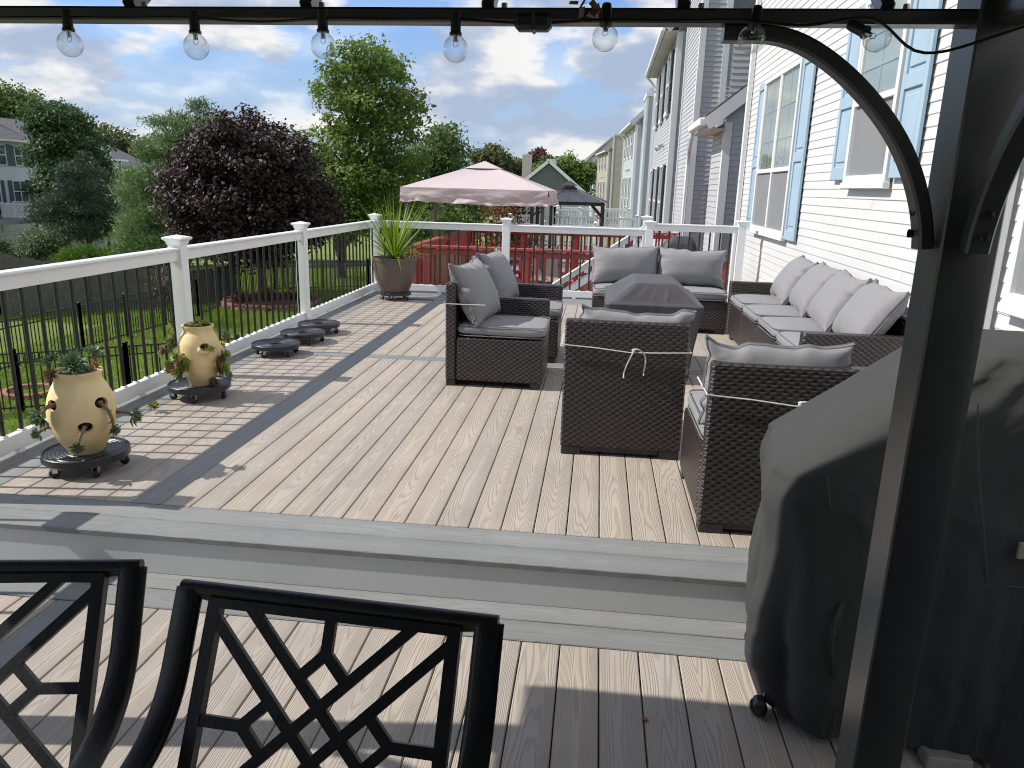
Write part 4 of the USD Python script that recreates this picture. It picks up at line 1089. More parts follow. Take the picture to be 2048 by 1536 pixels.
GR = thing('covered_grill', 'large barbecue grill under a black cloth cover, behind the gazebo post on the lower deck', 'grill')
gl = [(-0.15, 0.64, 2.10, 2.13, 2.66, 0.10, 1.0), (0.02, 0.60, 2.12, 2.10, 2.69, 0.11, 1.1), (0.20, 0.585, 2.12, 2.08, 2.70, 0.11, 1.1), (0.42, 0.60, 2.12, 2.08, 2.70, 0.10, 1.0), (0.60, 0.575, 2.12, 2.09, 2.70, 0.09, 0.8), (0.68, 0.59, 2.12, 2.11, 2.69, 0.09, 0.6), (0.76, 0.685, 2.10, 2.12, 2.68, 0.10, 0.5),
      (0.90, 0.85, 2.08, 2.14, 2.66, 0.11, 0.4), (1.00, 0.965, 2.05, 2.17, 2.64, 0.11, 0.35), (1.05, 1.03, 2.02, 2.20, 2.61, 0.08, 0.3), (1.075, 1.10, 1.95, 2.28, 2.54, 0.10, 0.2), (1.08, 1.3, 1.8, 2.36, 2.46, 0.03, 0.0)]
gc = drape(interp_levels(gl, 70), 260, 0.085, 12, freq=5.0)
gm = rz(gc, -5, (0.6, 2.2, 0))
part(GR, 'cover', gm, 'grill_cover', smooth=60)
part(GR, 'seam', cat(*[tube(spline(p, 40), 0.0022, 5) for p in ([(0.68, 2.085, 0.70), (0.73, 2.075, 0.45), (0.77, 2.05, 0.15), (0.80, 2.065, -0.14)], [(1.03, 2.06, 0.94), (1.06, 2.03, 0.72), (1.12, 2.02, 0.45), (1.17, 2.02, 0.1), (1.19, 2.02, -0.12)], [(1.12, 2.018, 0.435), (1.25, 2.01, 0.44), (1.45, 1.995, 0.43)])]), 'cover_seam')
part(GR, 'vent', box((1.17, 1.990, 0.535), (1.45, 2.000, 0.58)), 'mesh_vent')
part(GR, 'handle_strap', tube(spline([(0.765, 2.055, 0.33), (0.745, 2.02, 0.29), (0.745, 2.01, 0.20), (0.765, 2.03, 0.10)], 20), 0.007, 6), 'piping_dark')
for x, y in ((0.605, 2.20), (2.0, 2.10), (0.66, 2.6), (2.05, 2.5)):
    w = part(GR, 'caster', rz(xf(lathe([(0.001, -0.014), (0.026, -0.014), (0.031, -0.008), (0.031, 0.008), (0.026, 0.014), (0.001, 0.014)], 20), trimesh.transformations.rotation_matrix(PI / 2, (0, 1, 0))), 35), 'rubber', smooth=40, loc=(x, y, ZL + 0.031))
    part(w, 'caster_fork', box((-0.018, -0.03, 0.004), (0.018, 0.02, 0.036), 0.008), 'black_plastic')
    part(GR, 'leg', tube([(x + 0.03, y + 0.01, ZL + 0.055), (x + 0.06, y + 0.02, 0.35)], 0.018, 8), 'black_metal')
part('/World', 'brick', box((1.06, 2.02, ZL), (1.19, 2.09, ZL + 0.045), 0.004), 'concrete', label='grey concrete brick lying on the lower deck at the foot of the covered grill', category='brick')

# ------------------------------------------------------------------ plant dollies, jars and pots
def dolly_parts(t, r=0.205, hole=True, n=5):
    z0, z1 = 0.066, 0.104
    prof = [(r - 0.004, z0), (r, z0 + 0.004), (r, z1 - 0.003), (r - 0.003, z1), (r - 0.009, z1), (r - 0.012, z1 - 0.008)]
    for k in range(7):
        q = r - 0.018 - k * 0.018
        prof += [(q, z1 - 0.009), (q - 0.003, z1 - 0.0065), (q - 0.009, z1 - 0.0065), (q - 0.012, z1 - 0.009)]
    prof += [(0.045, z1 - 0.009), (0.042, z1 - 0.022 if hole else z1 - 0.009), (0.001, z1 - 0.022 if hole else z1 - 0.009)]
    part(t, 'tray', lathe(prof, 56), 'black_plastic', smooth=35)
    part(t, 'tray_underside', lathe([(0.001, z0 + 0.006), (r - 0.02, z0 + 0.006), (r - 0.004, z0)], 56), 'black_plastic')
    for k in range(n):
        a = 2 * PI * k / n + 0.35; x, y = (r - 0.035) * math.cos(a), (r - 0.035) * math.sin(a)
        yw = math.degrees(a) + 60 + 70 * math.sin(3.1 * k)
        w = xf(lathe([(0.001, -0.011), (0.021, -0.011), (0.025, -0.006), (0.025, 0.006), (0.021, 0.011), (0.001, 0.011)], 20), trimesh.transformations.rotation_matrix(PI / 2, (0, 1, 0)))
        c = part(t, 'caster', rz(w, yw), 'rubber', smooth=40, loc=(x, y, 0.025))
        part(c, 'caster_bracket', rz(cat(box((-0.015, -0.012, 0.0), (-0.0125, 0.014, 0.040), 0.001), box((0.0125, -0.012, 0.0), (0.015, 0.014, 0.040), 0.001), box((-0.016, -0.014, 0.037), (0.016, 0.022, 0.041))), yw), 'steel')


def dolly(label, x, y, rot, hole=True, src=[]):
    if src and hole:
        return copy(src[0], (x, y, 0), rot, label, 'round wheeled plant dollies along the railing')
    t = thing('plant_dolly', label, 'plant dolly', 'round wheeled plant dollies along the railing', (x, y, 0), rot)
    dolly_parts(t, hole=hole)
    if hole:
        src.append(t)
    return t


dolly('round black wheeled dolly under the nearest cream strawberry jar', -2.557, 3.405, 10, hole=False)
dolly('round black wheeled dolly under the second cream strawberry jar', -2.675, 4.765, 50, hole=False)
dolly('empty round black wheeled dolly, nearest of the three standing in a row by the railing', -2.723, 6.15, 20)
dolly('empty round black wheeled dolly, middle of the three standing in a row by the railing', -2.696, 6.70, 75)
dolly('empty round black wheeled dolly, farthest of the three standing in a row by the railing', -2.716, 7.17, 130)
dolly('round black wheeled dolly under the big brown pot in the deck corner', -2.58, 9.58, 40, hole=False)

TOC = np.array([2.557, -3.405]) / np.hypot(2.557, 3.405)      # from the jars towards the camera


def jar(label, x, y, prof, pockets, material):
    """Strawberry jar: lathe with planting pockets (angle from the camera direction, height, size, lip)."""
    t = thing('strawberry_jar', label, 'jar', 'cream strawberry jars on dollies', (x, y, 0.096))
    z = np.array([p[1] for p in prof]); r = np.array([p[0] for p in prof])
    zz = np.linspace(z[0], z[-1], 40); from scipy.interpolate import PchipInterpolator
    rr = PchipInterpolator(z, r)(zz)
    outer = m3.CrossSection([np.r_[[[0, zz[0]]], np.c_[rr, zz], [[0, zz[-1]]]]]).revolve(72)
    inner = m3.CrossSection([np.r_[[[0, zz[0] + 0.02]], np.c_[rr - 0.014, zz][2:], [[rr[-1] - 0.014, zz[-1] + 0.01], [0, zz[-1] + 0.01]]]]).revolve(72)
    base = math.atan2(-y, -x)
    body = outer
    cuts = inner
    spots = []
    for ang, h, s, lip in pockets:
        a = base + math.radians(ang); R = float(np.interp(h, zz, rr)); d = np.array([math.cos(a), math.sin(a), 0])
        c = d * (R - 0.002) + (0, 0, h)
        M = trimesh.transformations.rotation_matrix(a, (0, 0, 1)); M[:3, 3] = c
        e = m3.Manifold.sphere(1, 32)
        if lip:
            body = body + e.scale((0.030, s * 1.12, s * 0.85)).transform(M[:3]).translate((0, 0, -0.012))
            cuts = cuts + e.scale((0.034, s * 0.86, s * 0.62)).transform(M[:3]).translate((d[0] * 0.012, d[1] * 0.012, 0.010))
        else:
            cuts = cuts + e.scale((0.030, s, s * 0.78)).transform(M[:3])
        spots.append((c, d))
    m = body - cuts
    part(t, 'jar_body', arr(m), material, smooth=40)
    part(t, 'soil', lathe([(0.001, zz[-1] - 0.012), (rr[-4:].min() - 0.018, zz[-1] - 0.016), (rr[25:].min() - 0.018, zz[-1] - 0.05)], 24), 'soil', smooth=True)
    part(t, 'soil', lathe([(0.001, zz[-1] - 0.06), (rr.max() - 0.028, 0.27), (rr.max() - 0.030, 0.16), (rr[0] - 0.02, 0.03)], 24), 'soil', smooth=True)
    return [(c + (x, y, 0.096), d) for c, d in spots]


def rosette(parent, c, axis, R, mat_, layers=3, n=8, seed=0, narrow=0.34, cup=0.5):
    """Rosette of thick pointed leaves around axis."""
    r = np.random.default_rng(seed)
    A = np.asarray(axis, float); A = A / np.linalg.norm(A)
    S = np.cross(A, (0.3, 0.2, 1.0)); S /= np.linalg.norm(S); T = np.cross(A, S)
    ms = []
    for l in range(layers):
        f = 1 - l / (layers + 0.3)
        for k in range(n):
            a = 2 * PI * (k + 0.5 * (l % 2)) / n + r.normal(0, 0.10)
            d = math.cos(a) * S + math.sin(a) * T; s = np.cross(A, d)
            el = (0.12 + cup * l * 0.55) + r.normal(0, 0.07)
            L = R * (0.45 + 0.55 * f) * r.uniform(0.88, 1.1); w = L * narrow
            o = math.cos(el) * d + math.sin(el) * A; nrm = -math.sin(el) * d + math.cos(el) * A
            b = np.asarray(c) + A * 0.004 * l
            pts = [b - s * w * 0.22, b + s * w * 0.22, b + o * L * 0.62 - s * w * 0.5 + nrm * 0.05 * L, b + o * L * 0.62 + s * w * 0.5 + nrm * 0.05 * L, b + o * L + nrm * 0.16 * L, b + o * L * 0.6 - nrm * 0.10 * L, b + o * L * 0.45 + nrm * 0.0 * L]
            ms.append((np.array(pts), np.array([[0, 1, 6], [0, 6, 2], [1, 3, 6], [2, 6, 4], [6, 3, 4], [0, 2, 5], [0, 5, 1], [1, 5, 3], [2, 4, 5], [5, 4, 3]])))
    return part(parent, 'rosette', cat(*ms), mat_)


def stem(parent, pts, r0=0.010, mat_='dry_leaf', seed=0, flakes=20):
    P = spline(pts, 14); rr = np.random.default_rng(seed)
    ms = [tube(P, np.linspace(r0, r0 * 0.6, 14), 7)]
    for k in range(flakes):
        c = P[rr.integers(0, 14)]; d = rr.normal(0, 1, 3); d /= np.linalg.norm(d); s = np.cross(d, rr.normal(0, 1, 3)); s *= 0.008 / (np.linalg.norm(s) + 1e-9)
        ms.append((np.array([c - s, c + s, c + d * rr.uniform(0.012, 0.028)]), np.array([[0, 1, 2]])))
    part(parent, 'stem', cat(*ms), mat_)


pk1 = jar('cream strawberry jar planter with green rosettes, nearest the step', -2.553, 3.405, [(0.080, 0.0), (0.090, 0.02), (0.138, 0.11), (0.158, 0.20), (0.152, 0.27), (0.128, 0.34), (0.107, 0.385), (0.107, 0.40), (0.114, 0.415), (0.114, 0.425)],
          [(2, 0.165, 0.036, False), (36, 0.275, 0.036, False), (-58, 0.275, 0.036, False), (80, 0.19, 0.034, False), (-82, 0.15, 0.03, False), (150, 0.25, 0.036, False)], 'jar_clay')
pk2 = jar('cream strawberry jar planter with algae stains and lime rosettes, second from the step', -2.655, 4.765, [(0.076, 0.0), (0.084, 0.02), (0.115, 0.10), (0.134, 0.20), (0.131, 0.28), (0.110, 0.345), (0.096, 0.37), (0.097, 0.39), (0.103, 0.40), (0.103, 0.41)],
          [(14, 0.272, 0.042, True), (-52, 0.20, 0.044, True), (62, 0.165, 0.044, True), (-100, 0.26, 0.04, True), (110, 0.25, 0.04, True), (180, 0.2, 0.04, True)], 'jar_stained')
S1 = thing('succulent_plant', 'blue green rosettes growing from the top and holes of the nearest cream jar', 'succulent')
c1 = np.array([-2.553, 3.405, 0.096 + 0.42]); side = np.array([-TOC[1], TOC[0], 0]); side = side if side[0] > 0 else -side; tc3 = np.array([*TOC, 0])
rosette(S1, c1 + tc3 * 0.06 - side * 0.015 + (0, 0, 0.045), tc3 * 0.7 + (0, 0, 0.7), 0.082, 'succulent', 4, 9, 1)
rosette(S1, c1 + side * 0.075 + (0, 0, 0.085), side * 0.3 + (0, 0, 1), 0.060, 'succulent', 3, 8, 2); stem(S1, [c1 + side * 0.06, c1 + side * 0.085 + (0, 0, 0.05), c1 + side * 0.095 + (0, 0, 0.08)], 0.012, seed=1)
rosette(S1, c1 - side * 0.105 + (0, 0, 0.06), -side * 0.5 + (0, 0, 0.9), 0.062, 'succulent', 3, 8, 3); rosette(S1, c1 - side * 0.11 + tc3 * 0.05 + (0, 0, 0.0), -side * 0.6 + tc3 * 0.6 + (0, 0, 0.3), 0.045, 'succulent_red', 3, 8, 4)
for k in range(9):
    a = rng.uniform(0, 2 * PI); q = c1 + 0.075 * np.array([math.cos(a), math.sin(a), 0]) + (0, 0, 0.005 + 0.02 * rng.random())
    rosette(S1, q, (math.cos(a) * 0.5, math.sin(a) * 0.5, 1), rng.uniform(0.022, 0.038), 'succulent' if k % 2 else 'succulent_red', 3, 7, 10 + k)


def hang(parent, spot, out, drop, R, mat_, seed, sidev=0.0):
    c, d = spot
    e = c + d * out + (0, 0, -drop) + side * sidev
    stem(parent, [c - d * 0.02, c + d * out * 0.6 + (0, 0, -drop * 0.2) + side * sidev * 0.4, e], 0.011, seed=seed)
    rosette(parent, e, d * 0.8 + (0, 0, -0.25) + side * sidev * 3, R, mat_, 4, 8, seed + 50)


hang(S1, pk1[0], 0.035, 0.085, 0.040, 'succulent', 21, -0.045); hang(S1, pk1[1], 0.03, 0.14, 0.042, 'succulent', 22, 0.02); hang(S1, pk1[2], 0.055, 0.045, 0.072, 'succulent', 23); hang(S1, pk1[3], 0.07, 0.02, 0.070, 'succulent', 24); hang(S1, pk1[4], 0.05, 0.02, 0.048, 'succulent', 25)
S2 = thing('succulent_plant', 'lime and orange rosettes clustered in the pockets of the second cream jar', 'succulent')
c2 = np.array([-2.655, 4.765, 0.096 + 0.40])
for k in range(22):
    a, q = rng.uniform(0, 2 * PI), 0.08 * math.sqrt(rng.random())
    rosette(S2, c2 + (q * math.cos(a), q * math.sin(a), 0.0 + 0.01 * rng.random()), (0.4 * math.cos(a), 0.4 * math.sin(a), 1), rng.uniform(0.022, 0.034), ('succulent_lime', 'succulent_red')[k % 2], 3, 8, 100 + k)
for i, (c, d) in enumerate(pk2):
    n = (3, 16, 15, 10, 6, 3)[i]
    for k in range(n):
        o = rng.normal(0, 1, 3) * np.array([0.030, 0.030, 0.045]) + (0, 0, -0.02 * k / 3 if i else 0)
        q = c + d * (0.012 + 0.03 * rng.random()) + o
        rosette(S2, q, d + (0, 0, 0.35) + rng.normal(0, 0.25, 3), rng.uniform(0.034, 0.062) if i else 0.032, ('succulent_lime', 'succulent_lime', 'succulent', 'succulent_red')[(k + i) % 4], 3, 9, 200 + 20 * i + k)
SP = thing('fallen_succulent', 'small reddish succulent cutting lying on the deck boards between the two jars', 'succulent')
rosette(SP, (-2.78, 4.37, 0.035), (0.3, -0.2, 1), 0.05, 'succulent_red', 3, 8, 400); rosette(SP, (-2.755, 4.36, 0.055), (0.3, -0.2, 1), 0.035, 'succulent_lime', 3, 7, 401)
pn = thing('pen', 'thin dark pen lying on the nearest dolly by the jar', 'pen')
part(pn, 'barrel', tube([(-2.46, 3.25, 0.103), (-2.42, 3.36, 0.103)], 0.0045, 8), 'black_plastic'); part(pn, 'tip', tube([(-2.465, 3.236, 0.103), (-2.46, 3.25, 0.103)], [0.001, 0.0045], 8), 'steel')

BP = thing('plant_pot', 'big brown glazed plant pot with a rolled rim in the far corner of the deck', 'pot', loc=(-2.585, 9.58, 0.096))
part(BP, 'pot_body', lathe([(0.001, 0.0), (0.165, 0.0), (0.185, 0.03), (0.245, 0.17), (0.272, 0.30), (0.280, 0.39), (0.288, 0.40), (0.296, 0.425), (0.292, 0.448), (0.278, 0.450), (0.268, 0.43), (0.262, 0.38), (0.001, 0.385)], 64), 'pot_brown', smooth=40)
part(BP, 'soil', lathe([(0.001, 0.43), (0.12, 0.425), (0.262, 0.405), (0.262, 0.39)], 32), 'soil', smooth=True)
SK = thing('spike_plant', 'spiky bright green plant with long arching blades in the brown pot', 'plant', loc=(-2.585, 9.58, 0.52))
r9 = np.random.default_rng(77)
for k in range(120):
    a = r9.uniform(0, 2 * PI); el = math.radians(r9.choice([r9.uniform(62, 88), r9.uniform(35, 65), r9.uniform(12, 38)], p=[0.38, 0.34, 0.28]))
    L = r9.uniform(0.55, 0.98) * (0.82 if el < 0.6 else 1.0); w = r9.uniform(0.009, 0.016); droop = r9.uniform(0.1, 0.75) * (1.3 - math.sin(el))
    s = np.linspace(0, 1, 9)
    hd = np.array([math.cos(a), math.sin(a), 0]); sd = np.array([-math.sin(a), math.cos(a), 0])
    P = (L * s * math.cos(el))[:, None] * hd + (L * (s * math.sin(el) - droop * s ** 2.4 * 0.7))[:, None] * np.array([0, 0, 1]) + hd * 0.012
    W = w * np.minimum(1, 1.4 * (1 - s) + 0.02) * np.minimum(1, 0.5 + 2 * s)
    v = np.vstack([P - W[:, None] * sd + (0, 0, 0.003), P, P + W[:, None] * sd + (0, 0, 0.003)]); n = 9
    f = [[i, i + 1, n + i + 1, n + i] for i in range(n - 1)] + [[n + i, n + i + 1, 2 * n + i + 1, 2 * n + i] for i in range(n - 1)]
    part(SK, 'blade', (v, tri(f)), 'spike_green', smooth=True)
bug = part('/World', 'beetle', cat(move(superbox(0.006, 0.009, 0.004, 0.9, 17, 9), (0.236, 2.118, ZL + 0.005)), *[tube([(0.236, 2.118 + o, ZL + 0.004), (0.236 + s * 0.011, 2.118 + o * 1.6, ZL + 0.001)], 0.0008, 4) for o in (-0.005, 0, 0.005) for s in (-1, 1)]), 'ladybug_red', label='tiny reddish beetle on the shaded lower deck boards', category='insect')

# ------------------------------------------------------------------ red deck next door
RZ = -0.64
RD = uniq('/World', 'red_deck'); UsdGeom.Xform.Define(stage, RD); data(RD, kind='structure')
for k in range(42):
    y = 12.28 + k * 0.143
    cross_plank(RD, y, -3.05, 2.03, RZ, 'red_board', name='plank')
part(RD, 'deck_frame', box((-3.05, 12.21, RZ - 0.32), (2.03, 18.2, RZ - 0.03)), 'red_rail')
for x in (-2.9, -1.0, 1.9):
    for y in (12.3, 18.1):
        part(RD, 'support_post', box((x - 0.07, y - 0.07, -2.9), (x + 0.07, y + 0.07, RZ - 0.32)), 'red_rail')


def red_rail(label, a, b, zt, n, posts):
    t = thing('red_railing', label, 'railing')
    a, b = np.asarray(a, float), np.asarray(b, float)
    part(t, 'cap_rail', obox((*a, zt - 0.02), (*b, zt - 0.02), 0.14, 0.04, 0.004), 'red_rail')
    for z in (zt - 0.10, RZ + 0.12):
        part(t, 'side_rail', obox((*a, z), (*b, z), 0.035, 0.09, 0.003), 'red_rail')
    d = (b - a) / np.linalg.norm(b - a); nn = np.array([-d[1], d[0]])
    for k in range(n):
        p = a + (b - a) * (k + 0.5) / n + nn * 0.037
        part(t, 'baluster', box((p[0] - 0.02, p[1] - 0.02, RZ - 0.10), (p[0] + 0.02, p[1] + 0.02, zt - 0.045), 0.003), 'red_rail')
    for k in range(posts):
        p = a + (b - a) * k / (posts - 1)
        part(t, 'post', box((p[0] - 0.05, p[1] - 0.05, RZ), (p[0] + 0.05, p[1] + 0.05, zt - 0.041), 0.004), 'red_rail')


red_rail('red stained railing along the near edge of the red deck', (-3.0, 12.32), (0.72, 12.32), 0.50, 30, 3)
red_rail('red stained railing along the far edge of the red deck behind the sling chairs', (-3.0, 18.1), (1.98, 18.1), 0.52, 36, 5)
red_rail('red stained railing on the lawn side of the red deck', (-3.0, 12.5), (-3.0, 17.95), 0.50, 36, 3)
red_rail('short piece of red railing between the black grill and the house wall', (1.35, 12.32), (2.0, 12.32), 0.47, 6, 2)


def sling_chair(label, loc, rot, src=[]):
    if src:
        return copy(src[0], loc, rot, label, 'tan sling chairs on the red deck')
    t = thing('sling_chair', label, 'chair', 'tan sling chairs on the red deck', loc, rot)
    for s in (-0.27, 0.27):
        part(t, 'side_frame', cat(tube(spline([(s, -0.32, 1.02), (s, -0.24, 0.62), (s, -0.15, 0.40), (s, 0.24, 0.43)], 14), 0.014, 7), tube([(s, 0.26, 0.0), (s, 0.22, 0.64), (s, -0.24, 0.66)], 0.014, 7), tube([(s, -0.12, 0.41), (s, -0.30, 0.0)], 0.014, 7)), 'canopy_pole')
    part(t, 'sling', grid(lambda u, v: np.stack([(u - 0.5) * 0.52, np.interp(v, [0, 0.5, 0.62, 1], [-0.31, -0.18, -0.10, 0.25]), np.interp(v, [0, 0.5, 0.62, 1], [1.0, 0.50, 0.41, 0.43]) - 0.03 * (1 - (2 * u - 1) ** 2)], -1), 9, 17), 'sling', smooth=True)
    src.append(t)
    return t


sling_chair('tan sling chair on the red deck, leftmost, seen above the near red rail', (-2.95, 14.0, RZ), 170)
sling_chair('tan sling chair on the red deck below the middle of the pink canopy', (-2.10, 14.2, RZ), 185)
sling_chair('tan sling chair on the red deck just right of the middle white railing post', (-0.90, 14.4, RZ), 200)
sling_chair('tan sling chair on the red deck set back beside the near red balusters', (-2.6, 13.2, RZ), 20)
pt = thing('patio_table', 'round tan patio table in the shade of the pink canopy', 'table', loc=(-2.0, 15.4, RZ))
part(pt, 'table_top', lathe([(0.001, 0.70), (0.60, 0.70), (0.61, 0.71), (0.60, 0.725), (0.001, 0.725)], 32), 'sling'); part(pt, 'pedestal', lathe([(0.28, 0.0), (0.26, 0.03), (0.05, 0.06), (0.04, 0.70)], 16), 'canopy_pole')
pg = thing('covered_grill', 'barbecue grill under a dark grey cover on the red deck by the house wall', 'grill', loc=(1.42, 13.6, RZ))
part(pg, 'cover', drape(interp_levels([(0.05, -0.36, 0.36, -0.28, 0.28, 0.05, 1.0), (0.7, -0.34, 0.34, -0.27, 0.27, 0.06, 0.8), (1.05, -0.32, 0.32, -0.25, 0.25, 0.10, 0.5), (1.24, -0.26, 0.27, -0.20, 0.20, 0.12, 0.4), (1.34, -0.12, 0.20, -0.10, 0.10, 0.06, 0.2), (1.35, 0.0, 0.1, -0.02, 0.02, 0.01, 0.0)], 30), 90, 0.04, 30, 4.0), 'far_cover', smooth=50)

CN = thing('canopy_gazebo', 'gazebo with a pale pink cloth canopy and wrinkled valance on the red deck', 'gazebo', loc=(-2.375, 15.9, 0))
cw, ce, ca = 1.41, 1.40, 1.955
for k in range(4):
    a = PI / 2 * k; R = np.array([[math.cos(a), -math.sin(a), 0], [math.sin(a), math.cos(a), 0], [0, 0, 1]])

    def panel(u, v):
        x = (2 * u - 1) * cw * (1 - v); y = -cw * (1 - v)
        z = ce + (ca - 0.03 - ce) * v - 0.045 * np.sin(PI * v) * (1 - (2 * u - 1) ** 2)
        return np.stack([x, y, z], -1) @ R.T

    def val(u, v):
        x = (2 * u - 1) * cw
        wv = (noise(np.stack([u * 9 + k * 3, v * 3.5 + u * 2.0, 0 * u], -1), 9) - 0.5) + 0.6 * (noise(np.stack([u * 23, v * 8 + u * 5, 0 * u + k], -1), 10) - 0.5)
        y = -cw - 0.006 - (0.085 * wv * v + 0.012 * v)
        drop = 0.27 + 0.018 * np.sin(u * 40) * (u < 0.2) + 0.03 * (noise(np.stack([u * 5 + k, 0 * u, 0 * u], -1), 4) - 0.5) + 0.03 * u
        return np.stack([x, y, ce + 0.005 - drop * v], -1) @ R.T

    def vent(u, v):
        x = (2 * u - 1) * 0.36 * (1 - v); y = -0.36 * (1 - v)
        return np.stack([x, y, ca - 0.155 + 0.155 * v], -1) @ R.T

    part(CN, 'canopy_panel', grid(panel, 15, 11), 'canopy_pink', smooth=True)
    part(CN, 'valance', grid(val, 90, 12), 'canopy_pink', smooth=True)
    part(CN, 'vent_panel', grid(vent, 5, 3), 'canopy_pink', smooth=True)
    p = R @ np.array([-cw + 0.10, -cw + 0.10, 0])
    q = R @ np.array([cw - 0.1, -cw + 0.1, 0])
    part(CN, 'post', cat(box((p[0] - 0.035, p[1] - 0.035, RZ), (p[0] + 0.035, p[1] + 0.035, ce - 0.01), 0.004)), 'canopy_pole')
    part(CN, 'cross_bar', obox((p[0], p[1], ce - 0.03), (q[0], q[1], ce - 0.03), 0.03, 0.04), 'canopy_pole')


# white decks and hardtop gazebo farther on
def white_deck(label, x0, x1, y0, y1, zf, zt, gap=0.16):
    t = thing('white_deck', label, 'deck', 'white decks behind the neighbouring houses')
    part(t, 'floor', box((x0, y0, zf - 0.25), (x1, y1, zf)), 'grey_board')
    runs = (((x0, y0), (x1, y0)), ((x0, y0), (x0, y1)), ((x0, y1), (x1, y1)))
    for a, b in runs:
        a, b = np.array(a, float), np.array(b, float)
        for z, h in ((zt - 0.04, 0.08), (zf + 0.12, 0.07)):
            part(t, 'rail', obox((*a, z), (*b, z), 0.06, h), 'white_vinyl')
        n = int(np.linalg.norm(b - a) / gap); ms = []
        for k in range(n):
            p = a + (b - a) * (k + 0.5) / n; ms.append(box((p[0] - 0.02, p[1] - 0.02, zf + 0.1), (p[0] + 0.02, p[1] + 0.02, zt - 0.05)))
        part(t, 'baluster_row', cat(*ms), 'white_vinyl', kind='stuff')
        for k in range(4):
            p = a + (b - a) * k / 3
            part(t, 'post', cat(box((p[0] - 0.055, p[1] - 0.055, zf - 0.2), (p[0] + 0.055, p[1] + 0.055, zt + 0.08)), lathe([(0.08, zt + 0.08), (0.08, zt + 0.11), (0.001, zt + 0.16)], 4, (p[0], p[1], 0), square=True)), 'white_vinyl')
    for x in (x0 + 0.1, x1 - 0.1):
        for y in (y0 + 0.1, y1 - 0.1):
            part(t, 'support_post', box((x - 0.07, y - 0.07, -3.0), (x + 0.07, y + 0.07, zf - 0.25)), 'white_vinyl')
    return t


wd = white_deck('white railed deck just beyond the red deck, holding the dark hardtop gazebo', -3.5, 1.6, 25.0, 33.0, -0.90, 0.30)
part(wd, 'landing', box((-3.0, 18.6, -1.1), (1.6, 24.9, -0.92)), 'grey_board')
white_deck('white railed raised deck far behind the dark hardtop gazebo', -2.4, 1.6, 42.0, 47.0, -0.75, 0.35)
HG = thing('hardtop_gazebo', 'dark hardtop gazebo with a small cupola standing beyond the pink canopy', 'gazebo', loc=(-1.22, 31.0, -0.9))
hz = lambda w0, w1, z0, z1: lathe([(w0, z0), (w1, z1)], 4, square=True)
for k in range(4):
    a = PI / 2 * k; R = np.array([[math.cos(a), -math.sin(a), 0], [math.sin(a), math.cos(a), 0], [0, 0, 1]])
    for j in range(4):
        u0, u1 = -1 + j * 0.5, -0.5 + j * 0.5
        v = np.array([[u0 * 1.5, -1.5, 1.86], [u1 * 1.5, -1.5, 1.86], [u1 * 0.22, -0.22, 2.36], [u0 * 0.22, -0.22, 2.36]]) @ R.T
        part(HG, 'roof_panel', cat((v, tri([[0, 1, 2, 3]])), obox(v[0], v[3], 0.03, 0.03)), 'gazebo_metal')
    p = R @ np.array([-1.35, -1.35, 0]); q = R @ np.array([1.35, -1.35, 0])
    part(HG, 'post', box((p[0] - 0.07, p[1] - 0.07, 0), (p[0] + 0.07, p[1] + 0.07, 1.84), 0.01), 'black_metal')
    part(HG, 'beam', obox((p[0], p[1], 1.79), (q[0], q[1], 1.79), 0.08, 0.12), 'black_metal')
    e = (q - p) / np.linalg.norm(q - p)
    part(HG, 'brace', obox(p + (0, 0, 1.25), p + e * 0.45 + (0, 0, 1.74), 0.06, 0.06), 'black_metal'); part(HG, 'brace', obox(q + (0, 0, 1.25), q - e * 0.45 + (0, 0, 1.74), 0.06, 0.06), 'black_metal')
part(HG, 'cupola', cat(lathe([(0.2, 2.34), (0.2, 2.46), (0.34, 2.46), (0.001, 2.66)], 4, square=True)), 'gazebo_metal')

# ------------------------------------------------------------------ fences and beds on the lawn
def metal_fence(label, pts, h=1.10):
    t = thing('metal_fence', label, 'fence', None)
    for (a, b) in zip(pts[:-1], pts[1:]):
        a, b = np.array(a, float), np.array(b, float); L = np.linalg.norm(b - a); n = max(1, round(L / 1.85))
        za = lambda p: float(ground_z(p[0], p[1]))
        for k in range(n + 1):
            p = a + (b - a) * k / n; z = za(p)
            part(t, 'post', cat(box((p[0] - 0.032, p[1] - 0.032, z - 0.1), (p[0] + 0.032, p[1] + 0.032, z + h + 0.06)), lathe([(0.04, z + h + 0.06), (0.04, z + h + 0.08), (0.001, z + h + 0.11)], 4, (p[0], p[1], 0), square=True)), 'fence_metal')
            if k < n:
                q = a + (b - a) * (k + 1) / n; z2 = za(q)
                [part(t, 'fence_rail', obox((*p, z + o), (*q, z2 + o), 0.025, 0.03), 'fence_metal') for o in (h, h - 0.16, 0.10)]
                m = 16
                part(t, 'picket_row', cat(*[box((*(p + (q - p) * (j + 0.5) / m - 0.009), z + (z2 - z) * j / m + 0.04), (*(p + (q - p) * (j + 0.5) / m + 0.009), z + (z2 - z) * j / m + h + 0.0)) for j in range(m)]), 'fence_metal', kind='stuff')


metal_fence('black metal fence crossing the lawn nearest the deck, seen low behind the railing', [(-16.5, 9.2), (-10.3, 12.14), (-8.85, 13.2), (-7.2, 14.4)])
metal_fence('long black metal fence running away from the deck along the lawn', [(-12.9, 12.0), (-12.5, 17.0), (-12.2, 22.0), (-12.75, 26.0), (-12.4, 31.0)])
metal_fence('black metal fence across the far lawn beyond the purple tree', [(-12.4, 28.2), (-9.2, 30.0), (-5.0, 32.0)])


